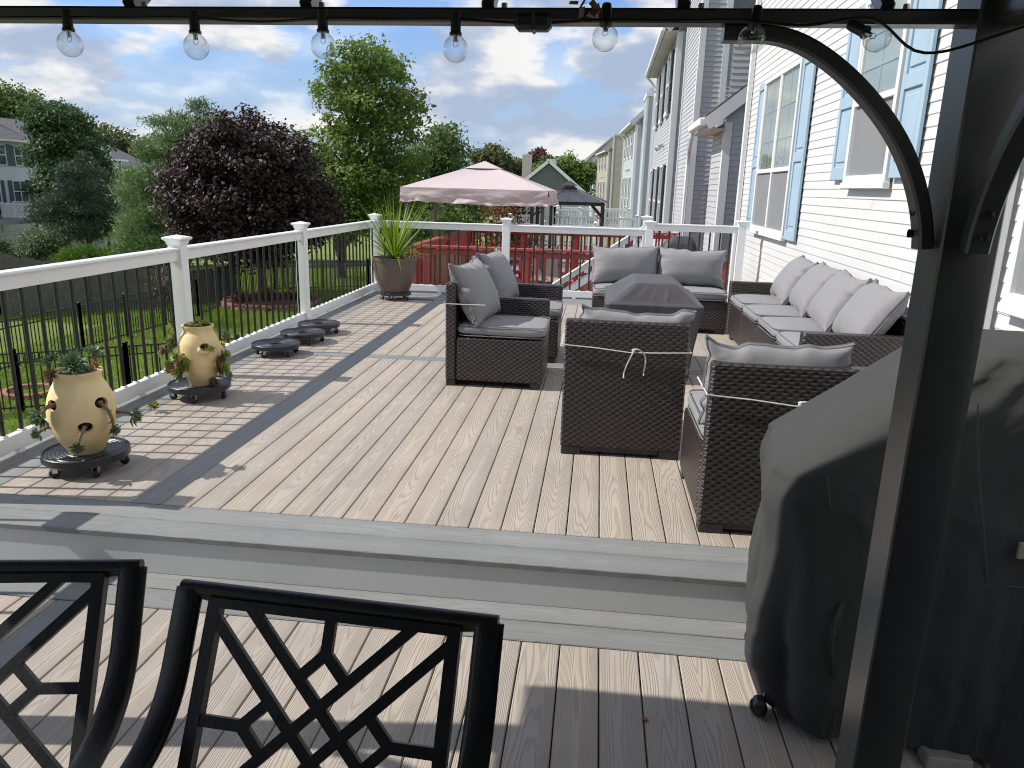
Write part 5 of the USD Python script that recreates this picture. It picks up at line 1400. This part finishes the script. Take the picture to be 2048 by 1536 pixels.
def wood_fence(label, pts, hs, scallop=0.0):
    """Picket fence; hs are its heights at pts."""
    t = thing('wood_fence', label, 'fence')
    for a, b, h0, h1 in zip(pts[:-1], pts[1:], hs[:-1], hs[1:]):
        a, b = np.array(a, float), np.array(b, float); L = np.linalg.norm(b - a); n = int(L / 0.14); d = (b - a) / L
        bays = max(1, round(L / 2.4)); nn = np.array([-d[1], d[0]]) * 0.03
        for k in range(n):
            u = (k + 0.5) / n; p = a + (b - a) * u; z = float(ground_z(*p)); fr = (u * bays) % 1
            hh = h0 + (h1 - h0) * u - scallop * math.sin(PI * fr) + rng.normal(0, 0.01)
            part(t, 'picket', obox((*(p - d * 0.0685), z + hh / 2), (*(p + d * 0.0685), z + hh / 2), 0.018, hh), 'wood_fence')
        for k in range(bays + 1):
            p = a + (b - a) * k / bays; z = float(ground_z(*p))
            part(t, 'post', box((p[0] - 0.05, p[1] - 0.05, z - 0.1), (p[0] + 0.05, p[1] + 0.05, z + h0 + (h1 - h0) * k / bays + 0.10)), 'wood_fence')
        for o in (0.35, 0.75):
            part(t, 'fence_rail', obox((*(a + nn), float(ground_z(*a)) + o), (*(b + nn), float(ground_z(*b)) + o), 0.04, 0.08), 'wood_fence')


wood_fence('weathered grey wooden picket fence, low at the left just behind the black metal fence', [(-24.0, 14.5), (-17.75, 20.6), (-14.3, 24.1), (-13.2, 26.5)], [2.0, 1.95, 1.30, 1.2], 0.16)

BD = thing('brick_planter', 'ring of red bricks round a mulched bed at the foot of the purple tree', 'planter')
bc = np.array([-11.1, 24.9]); bz = float(ground_z(*bc))
for row in range(2):
    for k in range(40):
        a = 2 * PI * (k + 0.5 * row) / 40
        part(BD, 'brick', rz(box((1.52, -0.105, bz + 0.01 + row * 0.10), (1.66, 0.105, bz + 0.10 + row * 0.10), 0.008), math.degrees(a) + rng.normal(0, 1.5)), 'brick', loc=(bc[0], bc[1], 0))
part(BD, 'mulch', move(lathe([(0.001, bz + 0.30), (0.9, bz + 0.26), (1.54, bz + 0.16), (1.54, bz)], 40), (bc[0], bc[1], 0)), 'mulch', smooth=True)
FP = thing('brick_ring', 'low round ring of red paver bricks on the lawn at the left edge', 'brick ring')
fc = np.array([-11.05, 13.3]); fz = float(ground_z(*fc))
for k in range(18):
    part(FP, 'brick', rz(box((0.38, -0.07, fz), (0.50, 0.07, fz + 0.09), 0.008), 20 * k), 'brick', loc=(fc[0], fc[1], 0))

# ------------------------------------------------------------------ houses on the left
def far_house(name, label, xf, ya, yb, dep, zb, eave, ridge, sid, roof, wins, shut, chimney=None):
    """Row house whose windowed front faces +x at xf, running from ya to yb; local x is the world's y."""
    h = thing(name, label, 'house', None, (xf, 0, 0), 90)
    part(h, 'wall', box((ya + 0.02, 0.02, zb), (yb - 0.02, dep, eave)), sid)
    part(h, 'siding', cat(lap_wall((ya, 0.02), (yb, 0.02), zb, eave, 0.15, out=(0, -1)), lap_wall((yb - 0.02, 0), (yb - 0.02, dep), zb, eave, 0.15, out=(1, 0))), sid, kind='stuff')
    o, e, m = 0.4, 2.2, dep / 2
    v = np.array([[ya - o, -o, eave], [yb + o, -o, eave], [yb + o, dep + o, eave], [ya - o, dep + o, eave], [ya, m, ridge], [yb - e, m, ridge]])
    part(h, 'roof', (v, np.vstack([tri([[0, 1, 5, 4], [2, 3, 4, 5]]), [[1, 2, 5], [3, 0, 4], [0, 3, 2], [0, 2, 1]]])), roof)
    part(h, 'gutter', box((ya - 0.4, -0.52, eave - 0.1), (yb + 0.4, -0.405, eave + 0.06)), 'white_trim')
    part(h, 'downspout', box((yb - 0.22, -0.12, zb), (yb - 0.10, -0.02, eave)), 'white_trim')
    part(h, 'corner_trim', box((yb - 0.10, -0.03, zb), (yb + 0.02, 0.0, eave)), 'white_trim')
    for (c, z0, z1, w) in wins:
        f = part(h, 'window', cat(box((c - w / 2 - 0.08, -0.06, z0 - 0.08), (c - w / 2, 0, z1 + 0.08)), box((c + w / 2, -0.06, z0 - 0.08), (c + w / 2 + 0.08, 0, z1 + 0.08)), box((c - w / 2, -0.06, z1), (c + w / 2, 0, z1 + 0.08)), box((c - w / 2, -0.06, z0 - 0.08), (c + w / 2, 0, z0)), box((c - w / 2, -0.05, (z0 + z1) / 2 - 0.04), (c + w / 2, 0, (z0 + z1) / 2 + 0.04)), *([box((c - 0.04, -0.048, z0), (c + 0.04, 0, z1))] if w > 1.2 else [])), 'white_trim')
        part(f, 'blind', box((c - w / 2, -0.012, z0), (c + w / 2, -0.004, z1)), 'screen'); part(f, 'pane', box((c - w / 2, -0.03, z0), (c + w / 2, -0.025, z1)), 'pane_glass')
        for q in (-1, 1):
            part(h, 'shutter', box((c + q * (w / 2 + 0.30) - 0.2, -0.055, z0 - 0.08), (c + q * (w / 2 + 0.30) + 0.2, -0.005, z1 + 0.08), 0.01), shut)
    if chimney:
        y, d, z = chimney
        c = part(h, 'chimney', box((y - 0.5, d - 0.5, eave), (y + 0.5, d + 0.5, z)), sid); part(c, 'chimney_cap', box((y - 0.62, d - 0.62, z), (y + 0.62, d + 0.62, z + 0.25)), 'roof_shingle')
    return h


far_house('far_house', 'pale blue house with teal shutters at the left edge, above a white deck', -45.25, 40.0, 57.9, 13, -4.6, 3.85, 7.4, 'pale_blue_siding', 'roof_grey', [(56.65, 2.05, 3.40, 0.62), (54.9, 2.05, 3.45, 0.85), (56.45, -0.70, 0.80, 1.45), (53.6, -0.70, 0.80, 1.45)], 'shutter_teal')
white_deck('white railed deck on the pale blue house at the left edge', -45.1, -41.5, 45.0, 53.9, -1.87, -0.76, 0.2)
far_house('far_house', 'pale house with a dark wooden deck, half hidden by the left trees', -45.0, 61.3, 69.4, 13, -5.5, 2.85, 6.0, 'pale_blue_siding', 'roof_grey', [(68.55, 0.95, 2.1, 0.6), (67.0, 0.95, 2.1, 0.8), (68.3, -1.6, 0.0, 1.0), (66.2, -1.6, 0.0, 1.0)], 'shutter_teal')
far_house('far_house', 'distant house, only grey roof and square chimney showing between the left trees', -60.0, 86.0, 101.5, 13, -6.0, 2.2, 5.6, 'pale_blue_siding', 'roof_grey', [], 'shutter_teal', (92.5, 2.0, 5.2))
DK = thing('dark_deck', 'dark brown raised wooden deck with a blue banner, shaded under the left trees', 'deck')
part(DK, 'floor', box((-44.9, 60.5, -2.75), (-41.0, 67.6, -2.5)), 'dark_wood')
for z in (-1.66, -2.35):
    part(DK, 'rail', box((-44.9, 60.4, z), (-41.0, 60.5, z + 0.11)), 'dark_wood'); part(DK, 'rail', box((-41.0, 60.4, z), (-40.9, 67.6, z + 0.11)), 'dark_wood')
for k in range(26):
    part(DK, 'baluster', box((-44.8 + k * 0.15, 60.42, -2.5), (-44.75 + k * 0.15, 60.48, -1.6)), 'dark_wood'); part(DK, 'baluster', box((-40.98, 60.6 + k * 0.27, -2.5), (-40.92, 60.65 + k * 0.27, -1.6)), 'dark_wood')
for x, y in ((-44.7, 60.55), (-42.9, 60.55), (-41.05, 60.55), (-41.05, 64.0), (-41.05, 67.4)):
    part(DK, 'post', box((x - 0.1, y - 0.1, -5.6), (x + 0.1, y + 0.1, -1.5)), 'dark_wood')
bn = part(DK, 'banner', box((-40.88, 64.4, -2.40), (-40.85, 66.4, -1.72)), 'banner_blue')
for a, b, c, d in ((64.5, 66.3, -2.32, -2.22), (64.7, 64.95, -2.1, -1.85), (65.2, 65.45, -2.1, -1.85), (65.7, 65.95, -2.1, -1.85)):
    part(bn, 'banner_stripe', box((-40.845, a, c), (-40.835, b, d)), 'white_trim')

# ------------------------------------------------------------------ trees and shrubs
def leaf_cloud(lobes, per, size, seed, aspect=0.55, squash=0.85, outward=0.5, updir=0.3, clump=0.26, needle=False):
    """Leaf-sized faces in clumps through the given lobes (x, y, z, r)."""
    r = np.random.default_rng(seed); V = []
    for x, y, z, R in lobes:
        n = int(per * R * R); nc = max(6, int(26 * R ** 1.3))
        d = r.normal(0, 1, (nc, 3)); d /= np.linalg.norm(d, axis=1, keepdims=True)
        cc = d * (R * r.uniform(0.35, 1.06, (nc, 1)) ** 0.7) * (1, 1, squash)
        k = r.integers(0, nc, n); cs = clump * R ** 0.6
        p = cc[k] + r.normal(0, 1, (n, 3)) * cs * (1, 1, 0.6)
        out = p / (np.linalg.norm(p, axis=1, keepdims=True) + 1e-9)
        if needle:
            t = r.normal(0, 1, (n, 3)) + out * outward + (0, 0, updir); nr = r.normal(0, 1, (n, 3)) + (0, 0, 0.8)
        else:
            nr = r.normal(0, 0.75, (n, 3)) + (-0.35, -0.2, 0.75) + out * 0.55; t = np.cross(nr, r.normal(0, 1, (n, 3)))
        t /= np.linalg.norm(t, axis=1, keepdims=True)
        b = np.cross(t, nr); b /= np.linalg.norm(b, axis=1, keepdims=True) + 1e-9
        nn = np.cross(t, b); s = size * r.uniform(0.6, 1.35, (n, 1)); c = p + (x, y, z)
        V.append(np.stack([c - t * s * 0.5, c + b * s * aspect * 0.5 + nn * s * 0.10, c + t * s * 0.5, c - b * s * aspect * 0.5 + nn * s * 0.10], 1).reshape(-1, 3))
    v = np.vstack(V); m = len(v) // 4; a = np.arange(m) * 4
    return v, np.vstack([np.stack([a, a + 1, a + 2], 1), np.stack([a, a + 2, a + 3], 1)])


def tree(name, label, x, y, lobes, per, size, leaf, seed, trunk_r=0.16, bark='bark', group=None, depth=1.0, category='tree', **kw):
    """lobes: (x, z, r) round the trunk's depth y; thrown forward and back to give the crown depth."""
    r = np.random.default_rng(seed)
    L = np.array(lobes, float); w = (L[:, 0].max() - L[:, 0].min()) / 2 + L[:, 2].mean()
    full = []
    for lx, lz, lr in L:
        k = math.sqrt(max(0.05, 1 - min(1, abs(lx - L[:, 0].mean()) / w) ** 2))
        dy = r.uniform(-0.25, 0.25) * w * k * depth
        full.append((lx, y + dy, lz, lr))
        if lr > 0.6 * L[:, 2].mean():
            full.append((lx * 0.85 + L[:, 0].mean() * 0.15, y + w * k * 0.6 * depth, lz - 0.1 * lr, lr * 0.9))
            full.append((lx * 0.85 + L[:, 0].mean() * 0.15, y - w * k * 0.55 * depth, lz - 0.15 * lr, lr * 0.8))
    t = thing(name, label, category, group)
    zb = float(ground_z(x, y)) - 0.1
    cz = float(L[:, 1].mean()); top = float(L[:, 1].max())
    if trunk_r:
        tr = spline([(x, y, zb), (x + 0.05 * w * r.normal(), y, zb + 0.35 * (cz - zb)), (float(L[:, 0].mean()) * 0.5 + x * 0.5, y, cz), (float(L[:, 0].mean()) * 0.8 + x * 0.2, y, top - 0.1)], 16)
        trunk = part(t, 'trunk', tube(tr, trunk_r * np.linspace(1.25, 0.12, 16) ** 0.8, 9), bark, smooth=True)
        ms = []
        for fx, fy, fz, fr in full:
            s = tr[int(np.clip(np.argmin(np.abs(tr[:, 2] - (fz - 0.9 * fr - 0.25 * abs(fx - x)))), 2, 13))]
            e = np.array([fx, fy, fz]); m = (s + e) / 2 + (0, 0, 0.10 * np.linalg.norm(e - s)) + r.normal(0, 0.08, 3) * fr
            ms.append(tube(spline([s, m, e], 9), trunk_r * 0.38 * np.linspace(1, 0.25, 9), 6))
            for q in range(4):
                d = r.normal(0, 1, 3); d /= np.linalg.norm(d); d[2] = abs(d[2]) * 0.6
                ms.append(tube(spline([m, (m + e) / 2 + d * fr * 0.2, e + d * fr * 0.85], 7), trunk_r * 0.16 * np.linspace(1, 0.2, 7), 5))
        part(trunk, 'limb', cat(*ms), bark, kind='stuff')
    part(t, 'crown', leaf_cloud(full, per, size, seed, **kw), leaf)
    return t


W = lambda y, L: L
tree('purple_tree', 'round dark purple leaved tree on the lawn left of centre, behind the railing', -11.75, 25.7, [(-12.35, 2.48, 1.34), (-13.35, 2.2, 0.92), (-10.87, 2.2, 1.16), (-13.8, 1.2, 0.95), (-13.19, 1.07, 1.73), (-11.31, 0.94, 1.72), (-9.7, 1.1, 0.8), (-9.6, 0.2, 0.9), (-13.5, -0.03, 1.15), (-12.32, -0.15, 1.5), (-10.7, -0.28, 1.09), (-14.2, -0.15, 0.62), (-12.3, 3.2, 0.71)], 1500, 0.135, 'leaf_purple', 11, 0.15, depth=0.75, aspect=0.8, clump=0.24)
tree('tall_tree', 'tall loose light green tree at the centre, the highest crown in the picture', -11.4, 33.0, [(-10.04, 6.5, 1.05), (-11.05, 6.1, 0.85), (-8.83, 6.2, 0.85), (-11.3, 5.1, 0.95), (-9.74, 4.95, 1.4), (-8.18, 5.0, 0.8), (-11.5, 3.8, 0.85), (-9.77, 3.29, 1.4), (-8.19, 3.9, 0.85), (-12.2, 2.6, 0.95), (-10.71, 1.78, 1.45), (-9.11, 1.82, 1.2), (-12.9, 3.1, 0.6), (-12.5, 0.76, 1.3), (-10.52, 0.26, 1.5), (-8.9, 0.3, 1.3), (-8.0, 2.3, 0.7), (-13.2, 1.7, 0.7)], 600, 0.19, 'leaf_green', 12, 0.20, depth=0.7, clump=0.22)
tree('round_tree', 'rounded mid green tree just right of the tall tree, above the spiky plant', -8.3, 40.0, [(-8.33, 3.8, 0.95), (-9.12, 2.91, 1.1), (-7.67, 2.9, 0.85), (-8.59, 1.93, 1.3), (-7.4, 1.46, 1.04), (-9.12, 0.65, 1.58), (-6.99, 0.2, 1.18), (-8.2, -0.6, 1.4)], 800, 0.2, 'leaf_mid', 13, 0.18)
PINE = [(-20.4, 4.9, 0.62), (-21.2, 4.2, 0.75), (-19.7, 4.0, 0.8), (-20.6, 3.3, 0.95), (-22.0, 2.8, 0.9), (-19.6, 2.8, 0.95), (-22.4, 1.6, 1.2), (-20.9, 1.7, 1.25), (-23.2, 0.7, 1.15), (-21.2, 0.2, 1.3), (-22.7, -0.3, 1.4), (-23.5, -1.3, 1.3), (-21.9, -1.4, 1.3), (-24.0, -2.1, 1.0)]
tree('pine_tree', 'feathery light green pine between the left houses and the purple tree', -21.8, 38.0, PINE, 1500, 0.26, 'needle', 14, 0.17, aspect=0.16, squash=0.55, needle=True, updir=0.9, outward=1.0, clump=0.28)
tree('broad_tree', 'big dark green broad tree right beside the pale blue house at the left', -40.3, 54.5, [(-40.73, 5.6, 1.4), (-39.62, 5.1, 1.5), (-38.85, 3.71, 1.7), (-40.4, 3.15, 1.6), (-38.06, 2.14, 1.5), (-39.55, 1.39, 1.9), (-40.7, 0.64, 1.5), (-38.98, -0.4, 1.8), (-40.3, -1.3, 1.6), (-40.6, 4.6, 1.2)], 620, 0.27, 'leaf_dark', 15, 0.25, clump=0.24)
tree('background_tree', 'tall dark green tree rising behind the roof of the pale blue house', -66.5, 84.0, [(-67.15, 9.2, 2.5), (-64.6, 8.4, 2.2), (-68.63, 7.5, 2.8), (-65.8, 6.3, 2.3), (-67.5, 4.5, 2.8), (-65.0, 4.0, 2.4)], 280, 0.38, 'leaf_mid', 25, 0.3, group='trees along the far skyline')
tree('spruce_tree', 'dark conical spruce in front of the half hidden gabled house', -30.6, 43.0, [(-30.4, 2.5, 0.5), (-30.8, 1.7, 0.8), (-30.4, 0.8, 1.0), (-31.4, 0.0, 1.1), (-29.9, -0.3, 0.95), (-32.0, -0.7, 1.3), (-30.6, -1.4, 1.4)], 1500, 0.2, 'needle_dark', 16, 0.16, aspect=0.26, squash=0.6, needle=True, updir=-0.4, outward=1.0)
tree('yellow_tree', 'small yellow leaved tree by the dark deck at the left', -38.0, 60.5, [(-38.05, 1.1, 0.85), (-39.0, 0.3, 0.8), (-37.0, 0.8, 0.6), (-38.3, -1.0, 1.1)], 600, 0.22, 'leaf_yellow', 17, 0.09)
tree('dark_tree', 'dark green tree under the yellow one beside the dark deck', -40.0, 63.0, [(-39.5, -0.8, 1.4), (-41.0, 0.6, 1.2), (-38.5, -2.2, 1.5), (-41.3, -1.8, 1.6)], 420, 0.28, 'leaf_dark', 18, 0.12)
for i, (x, z, rr, lab) in enumerate(((-74, 6.0, 3.4, 'olive green tree in the far tree line, leftmost behind the gabled roof'), (-67.5, 5.4, 3.6, 'olive green tree in the far tree line above the square chimney'), (-61.5, 4.0, 3.2, 'olive green tree in the far tree line, rightmost beside the pine'), (-83, 5.4, 3.4, 'olive green tree in the far tree line behind the broad dark tree'))):
    tree('background_tree', lab, x, 112 + i * 3, [(x, z, rr), (x - 2.2, z - 1.8, rr * 0.9), (x + 2.1, z - 1.9, rr * 0.9), (x, z - 3.5, rr), (x - 1.5, z - 6, rr), (x + 1.6, z - 6, rr)], 130, 0.5, 'leaf_olive' if i != 1 else 'leaf_mid', 30 + i, 0.3, group='trees along the far skyline')
FT = [('leaf_olive', -15.0, 100, [(-15.6, 5.0, 1.5), (-13.9, 5.4, 1.5), (-12.6, 4.0, 1.9), (-15.3, 2.8, 2.0), (-13.3, 1.5, 2.4)], 'pale olive tree on the skyline left of the pink canopy top'),
      ('leaf_mid', -10.6, 104, [(-11.6, 3.7, 1.3), (-9.6, 3.2, 1.4), (-10.6, 4.2, 1.2), (-10.6, 1.5, 2.4)], 'blue green tree on the skyline right above the pink canopy top'),
      ('leaf_red', -8.6, 112, [(-9.0, 6.1, 1.1), (-8.0, 5.4, 1.0), (-9.7, 5.1, 0.9), (-8.7, 4.2, 1.3), (-8.6, 2.6, 1.6)], 'reddish autumn tree on the skyline'),
      ('leaf_mid', -6.4, 98, [(-6.6, 3.9, 1.5), (-7.9, 2.9, 1.7), (-7.0, 1.5, 2.0), (-5.6, 2.6, 1.7), (-6.0, 0.3, 2.0)], 'dark green tree on the skyline left of the dark gazebo roof'),
      ('leaf_green', -3.8, 100, [(-4.2, 4.3, 1.6), (-3.0, 3.2, 1.7), (-5.0, 2.6, 1.8), (-3.4, 1.4, 2.2), (-1.8, 3.4, 1.6), (-4.2, -0.2, 2.2)], 'bright green tree on the skyline beside the end of the row houses')]
for i, (lf, x, y, lobes, lab) in enumerate(FT):
    tree('background_tree', lab, x, y, lobes, 300, 0.42, lf, 50 + i, 0.2, group='trees along the far skyline')
gx0 = rng.uniform(-60, 12, 60)
hl = [(x, 128 + rng.uniform(0, 25), -0.5 + rng.uniform(-0.8, 1.2), rng.uniform(2.6, 3.8)) for x in np.linspace(-62, 6, 34)]
part('/World', 'woodland', cat(leaf_cloud(hl, 110, 0.6, 70), leaf_cloud([(a, b, -3.2, 3.6) for a, b, c, d in hl], 80, 0.6, 71)), 'leaf_mid', kind='stuff', label='low far woodland closing the view behind the gardens', category='woodland')
hl2 = [(x, 140 + rng.uniform(0, 25), 1.0 + rng.uniform(-1, 1.5), rng.uniform(4, 5)) for x in np.linspace(-135, -62, 22)]
part('/World', 'woodland', cat(leaf_cloud(hl2, 70, 0.8, 72), leaf_cloud([(a, b, -4, 5) for a, b, c, d in hl2], 50, 0.8, 73)), 'leaf_mid', kind='stuff', label='far woodland behind the houses at the left', category='woodland')
GH = thing('garden_house', 'grey gabled house roof with two chimneys rising behind the pink canopy', 'house')
part(GH, 'wall', box((-8.9, 78, -5), (-1.2, 88, 0.9)), 'grey_siding')
gv = np.array([[-9.4, 77.6, 0.6], [-5.2, 77.6, 4.0], [-1.0, 77.6, 0.6], [-9.4, 88, 0.6], [-5.2, 88, 4.0], [-1.0, 88, 0.6]])
part(GH, 'roof', (gv, tri([[0, 1, 4, 3], [1, 2, 5, 4]])), 'roof_grey'); part(GH, 'gable', (gv[:3] + (0, 0.3, -0.1), np.array([[0, 1, 2]])), 'gable_grey')
part(GH, 'rake_board', cat(obox(gv[0] - (0, 0.03, 0), gv[1] - (0, 0.03, 0), 0.06, 0.3), obox(gv[1] - (0, 0.03, 0), gv[2] - (0, 0.03, 0), 0.06, 0.3)), 'white_trim')
part(GH, 'chimney', box((-8.0, 79, 0), (-7.1, 80, 4.6)), 'beige_siding'); part(GH, 'chimney', box((-5.9, 84, 0), (-4.9, 85, 4.4)), 'white_siding')
tree('birch_tree', 'thin pale stemmed young tree with sparse brown leaves beyond the left railing', -12.55, 20.6, [(-12.45, -1.3, 0.38), (-12.19, -1.75, 0.33), (-12.8, -1.75, 0.30), (-12.39, -2.1, 0.28), (-11.99, -1.2, 0.28), (-12.6, -0.9, 0.26)], 900, 0.075, 'leaf_brown', 19, 0.035, bark='pale_bark')
tree('shade_tree', 'smaller green tree behind the far lawn fence, under the tall tree', -13.6, 40.0, [(-13.6, 0.6, 1.2), (-12.6, -0.2, 1.0), (-14.5, -0.2, 1.0), (-13.5, 1.5, 0.8)], 700, 0.18, 'leaf_mid', 20, 0.12)


def shrub(name, label, x, y, r, h, per, size, leaf, seed, group=None, **kw):
    z = float(ground_z(x, y))
    t = thing(name, label, 'shrub', group)
    rr = np.random.default_rng(seed)
    lobes = [(x + rr.uniform(-0.5, 0.5) * r, y + rr.uniform(-0.4, 0.4) * r, z + h * rr.uniform(0.35, 0.75), r * rr.uniform(0.4, 0.6)) for k in range(7)]
    part(t, 'foliage', leaf_cloud(lobes, per, size, seed, squash=0.8, **kw), leaf)
    part(t, 'stem', cat(*[tube(spline([(x, y, z - 0.05), ((x + a) / 2 + 0.02, (y + b) / 2, (z + c) / 2), (a, b, c)], 6), np.linspace(0.03, 0.008, 6), 5) for a, b, c, d in lobes]), 'bark')
    return t


shrub('grey_shrub', 'big loose grey green shrub below the white deck at the left edge', -31.0, 40.0, 2.0, 2.3, 900, 0.16, 'shrub_green', 80)
shrub('grey_shrub', 'smaller grey green shrub left of the bright junipers', -33.2, 39.0, 1.4, 1.8, 900, 0.16, 'shrub_green', 81)
for i, (x, y, lab) in enumerate(((-27.4, 38.0, 'bright green feathery juniper, left in the row above the wooden fence'), (-25.4, 38.4, 'bright green feathery juniper, middle in the row above the wooden fence'), (-23.6, 39.0, 'bright green feathery juniper, right in the row above the wooden fence'))):
    shrub('juniper_bush', lab, x, y, 1.5, 1.2, 2200, 0.22, 'juniper_green', 83 + i, 'bright junipers in a row at the left', aspect=0.2, needle=True, updir=1.2, outward=1.5)
for i, (x, y, lab) in enumerate(((-11.8, 24.0, 'rust red shrub in the brick planter, left of the trunk'), (-10.9, 24.3, 'rust red shrub in the brick planter, at its middle'), (-10.2, 24.9, 'rust red shrub in the brick planter, at its right end'))):
    shrub('red_shrub', lab, x, y, 0.42, 0.62, 5000, 0.06, 'leaf_red', 90 + i, 'rust red shrubs in the brick planter')
shrub('orange_shrub', 'orange autumn shrub showing between the canopy and the end railing', -2.95, 24.2, 1.0, 5.6, 2200, 0.10, 'leaf_orange', 95)
shrub('brown_shrub', 'brownish red shrub behind the orange one under the pink canopy', -4.0, 34.5, 1.4, 5.6, 1100, 0.13, 'leaf_red', 96)
shrub('green_shrub', 'green shrub under the left half of the pink canopy', -5.2, 29.0, 1.5, 4.9, 1100, 0.13, 'leaf_mid', 97)
shrub('green_shrub', 'tall dark green shrub behind the pink canopy post', -6.8, 31.0, 1.8, 4.2, 900, 0.14, 'leaf_dark', 98)
shrub('golden_shrub', 'low golden shrub showing through the right part of the end railing', 0.6, 13.4, 0.35, 1.5, 4000, 0.05, 'leaf_yellow', 99)
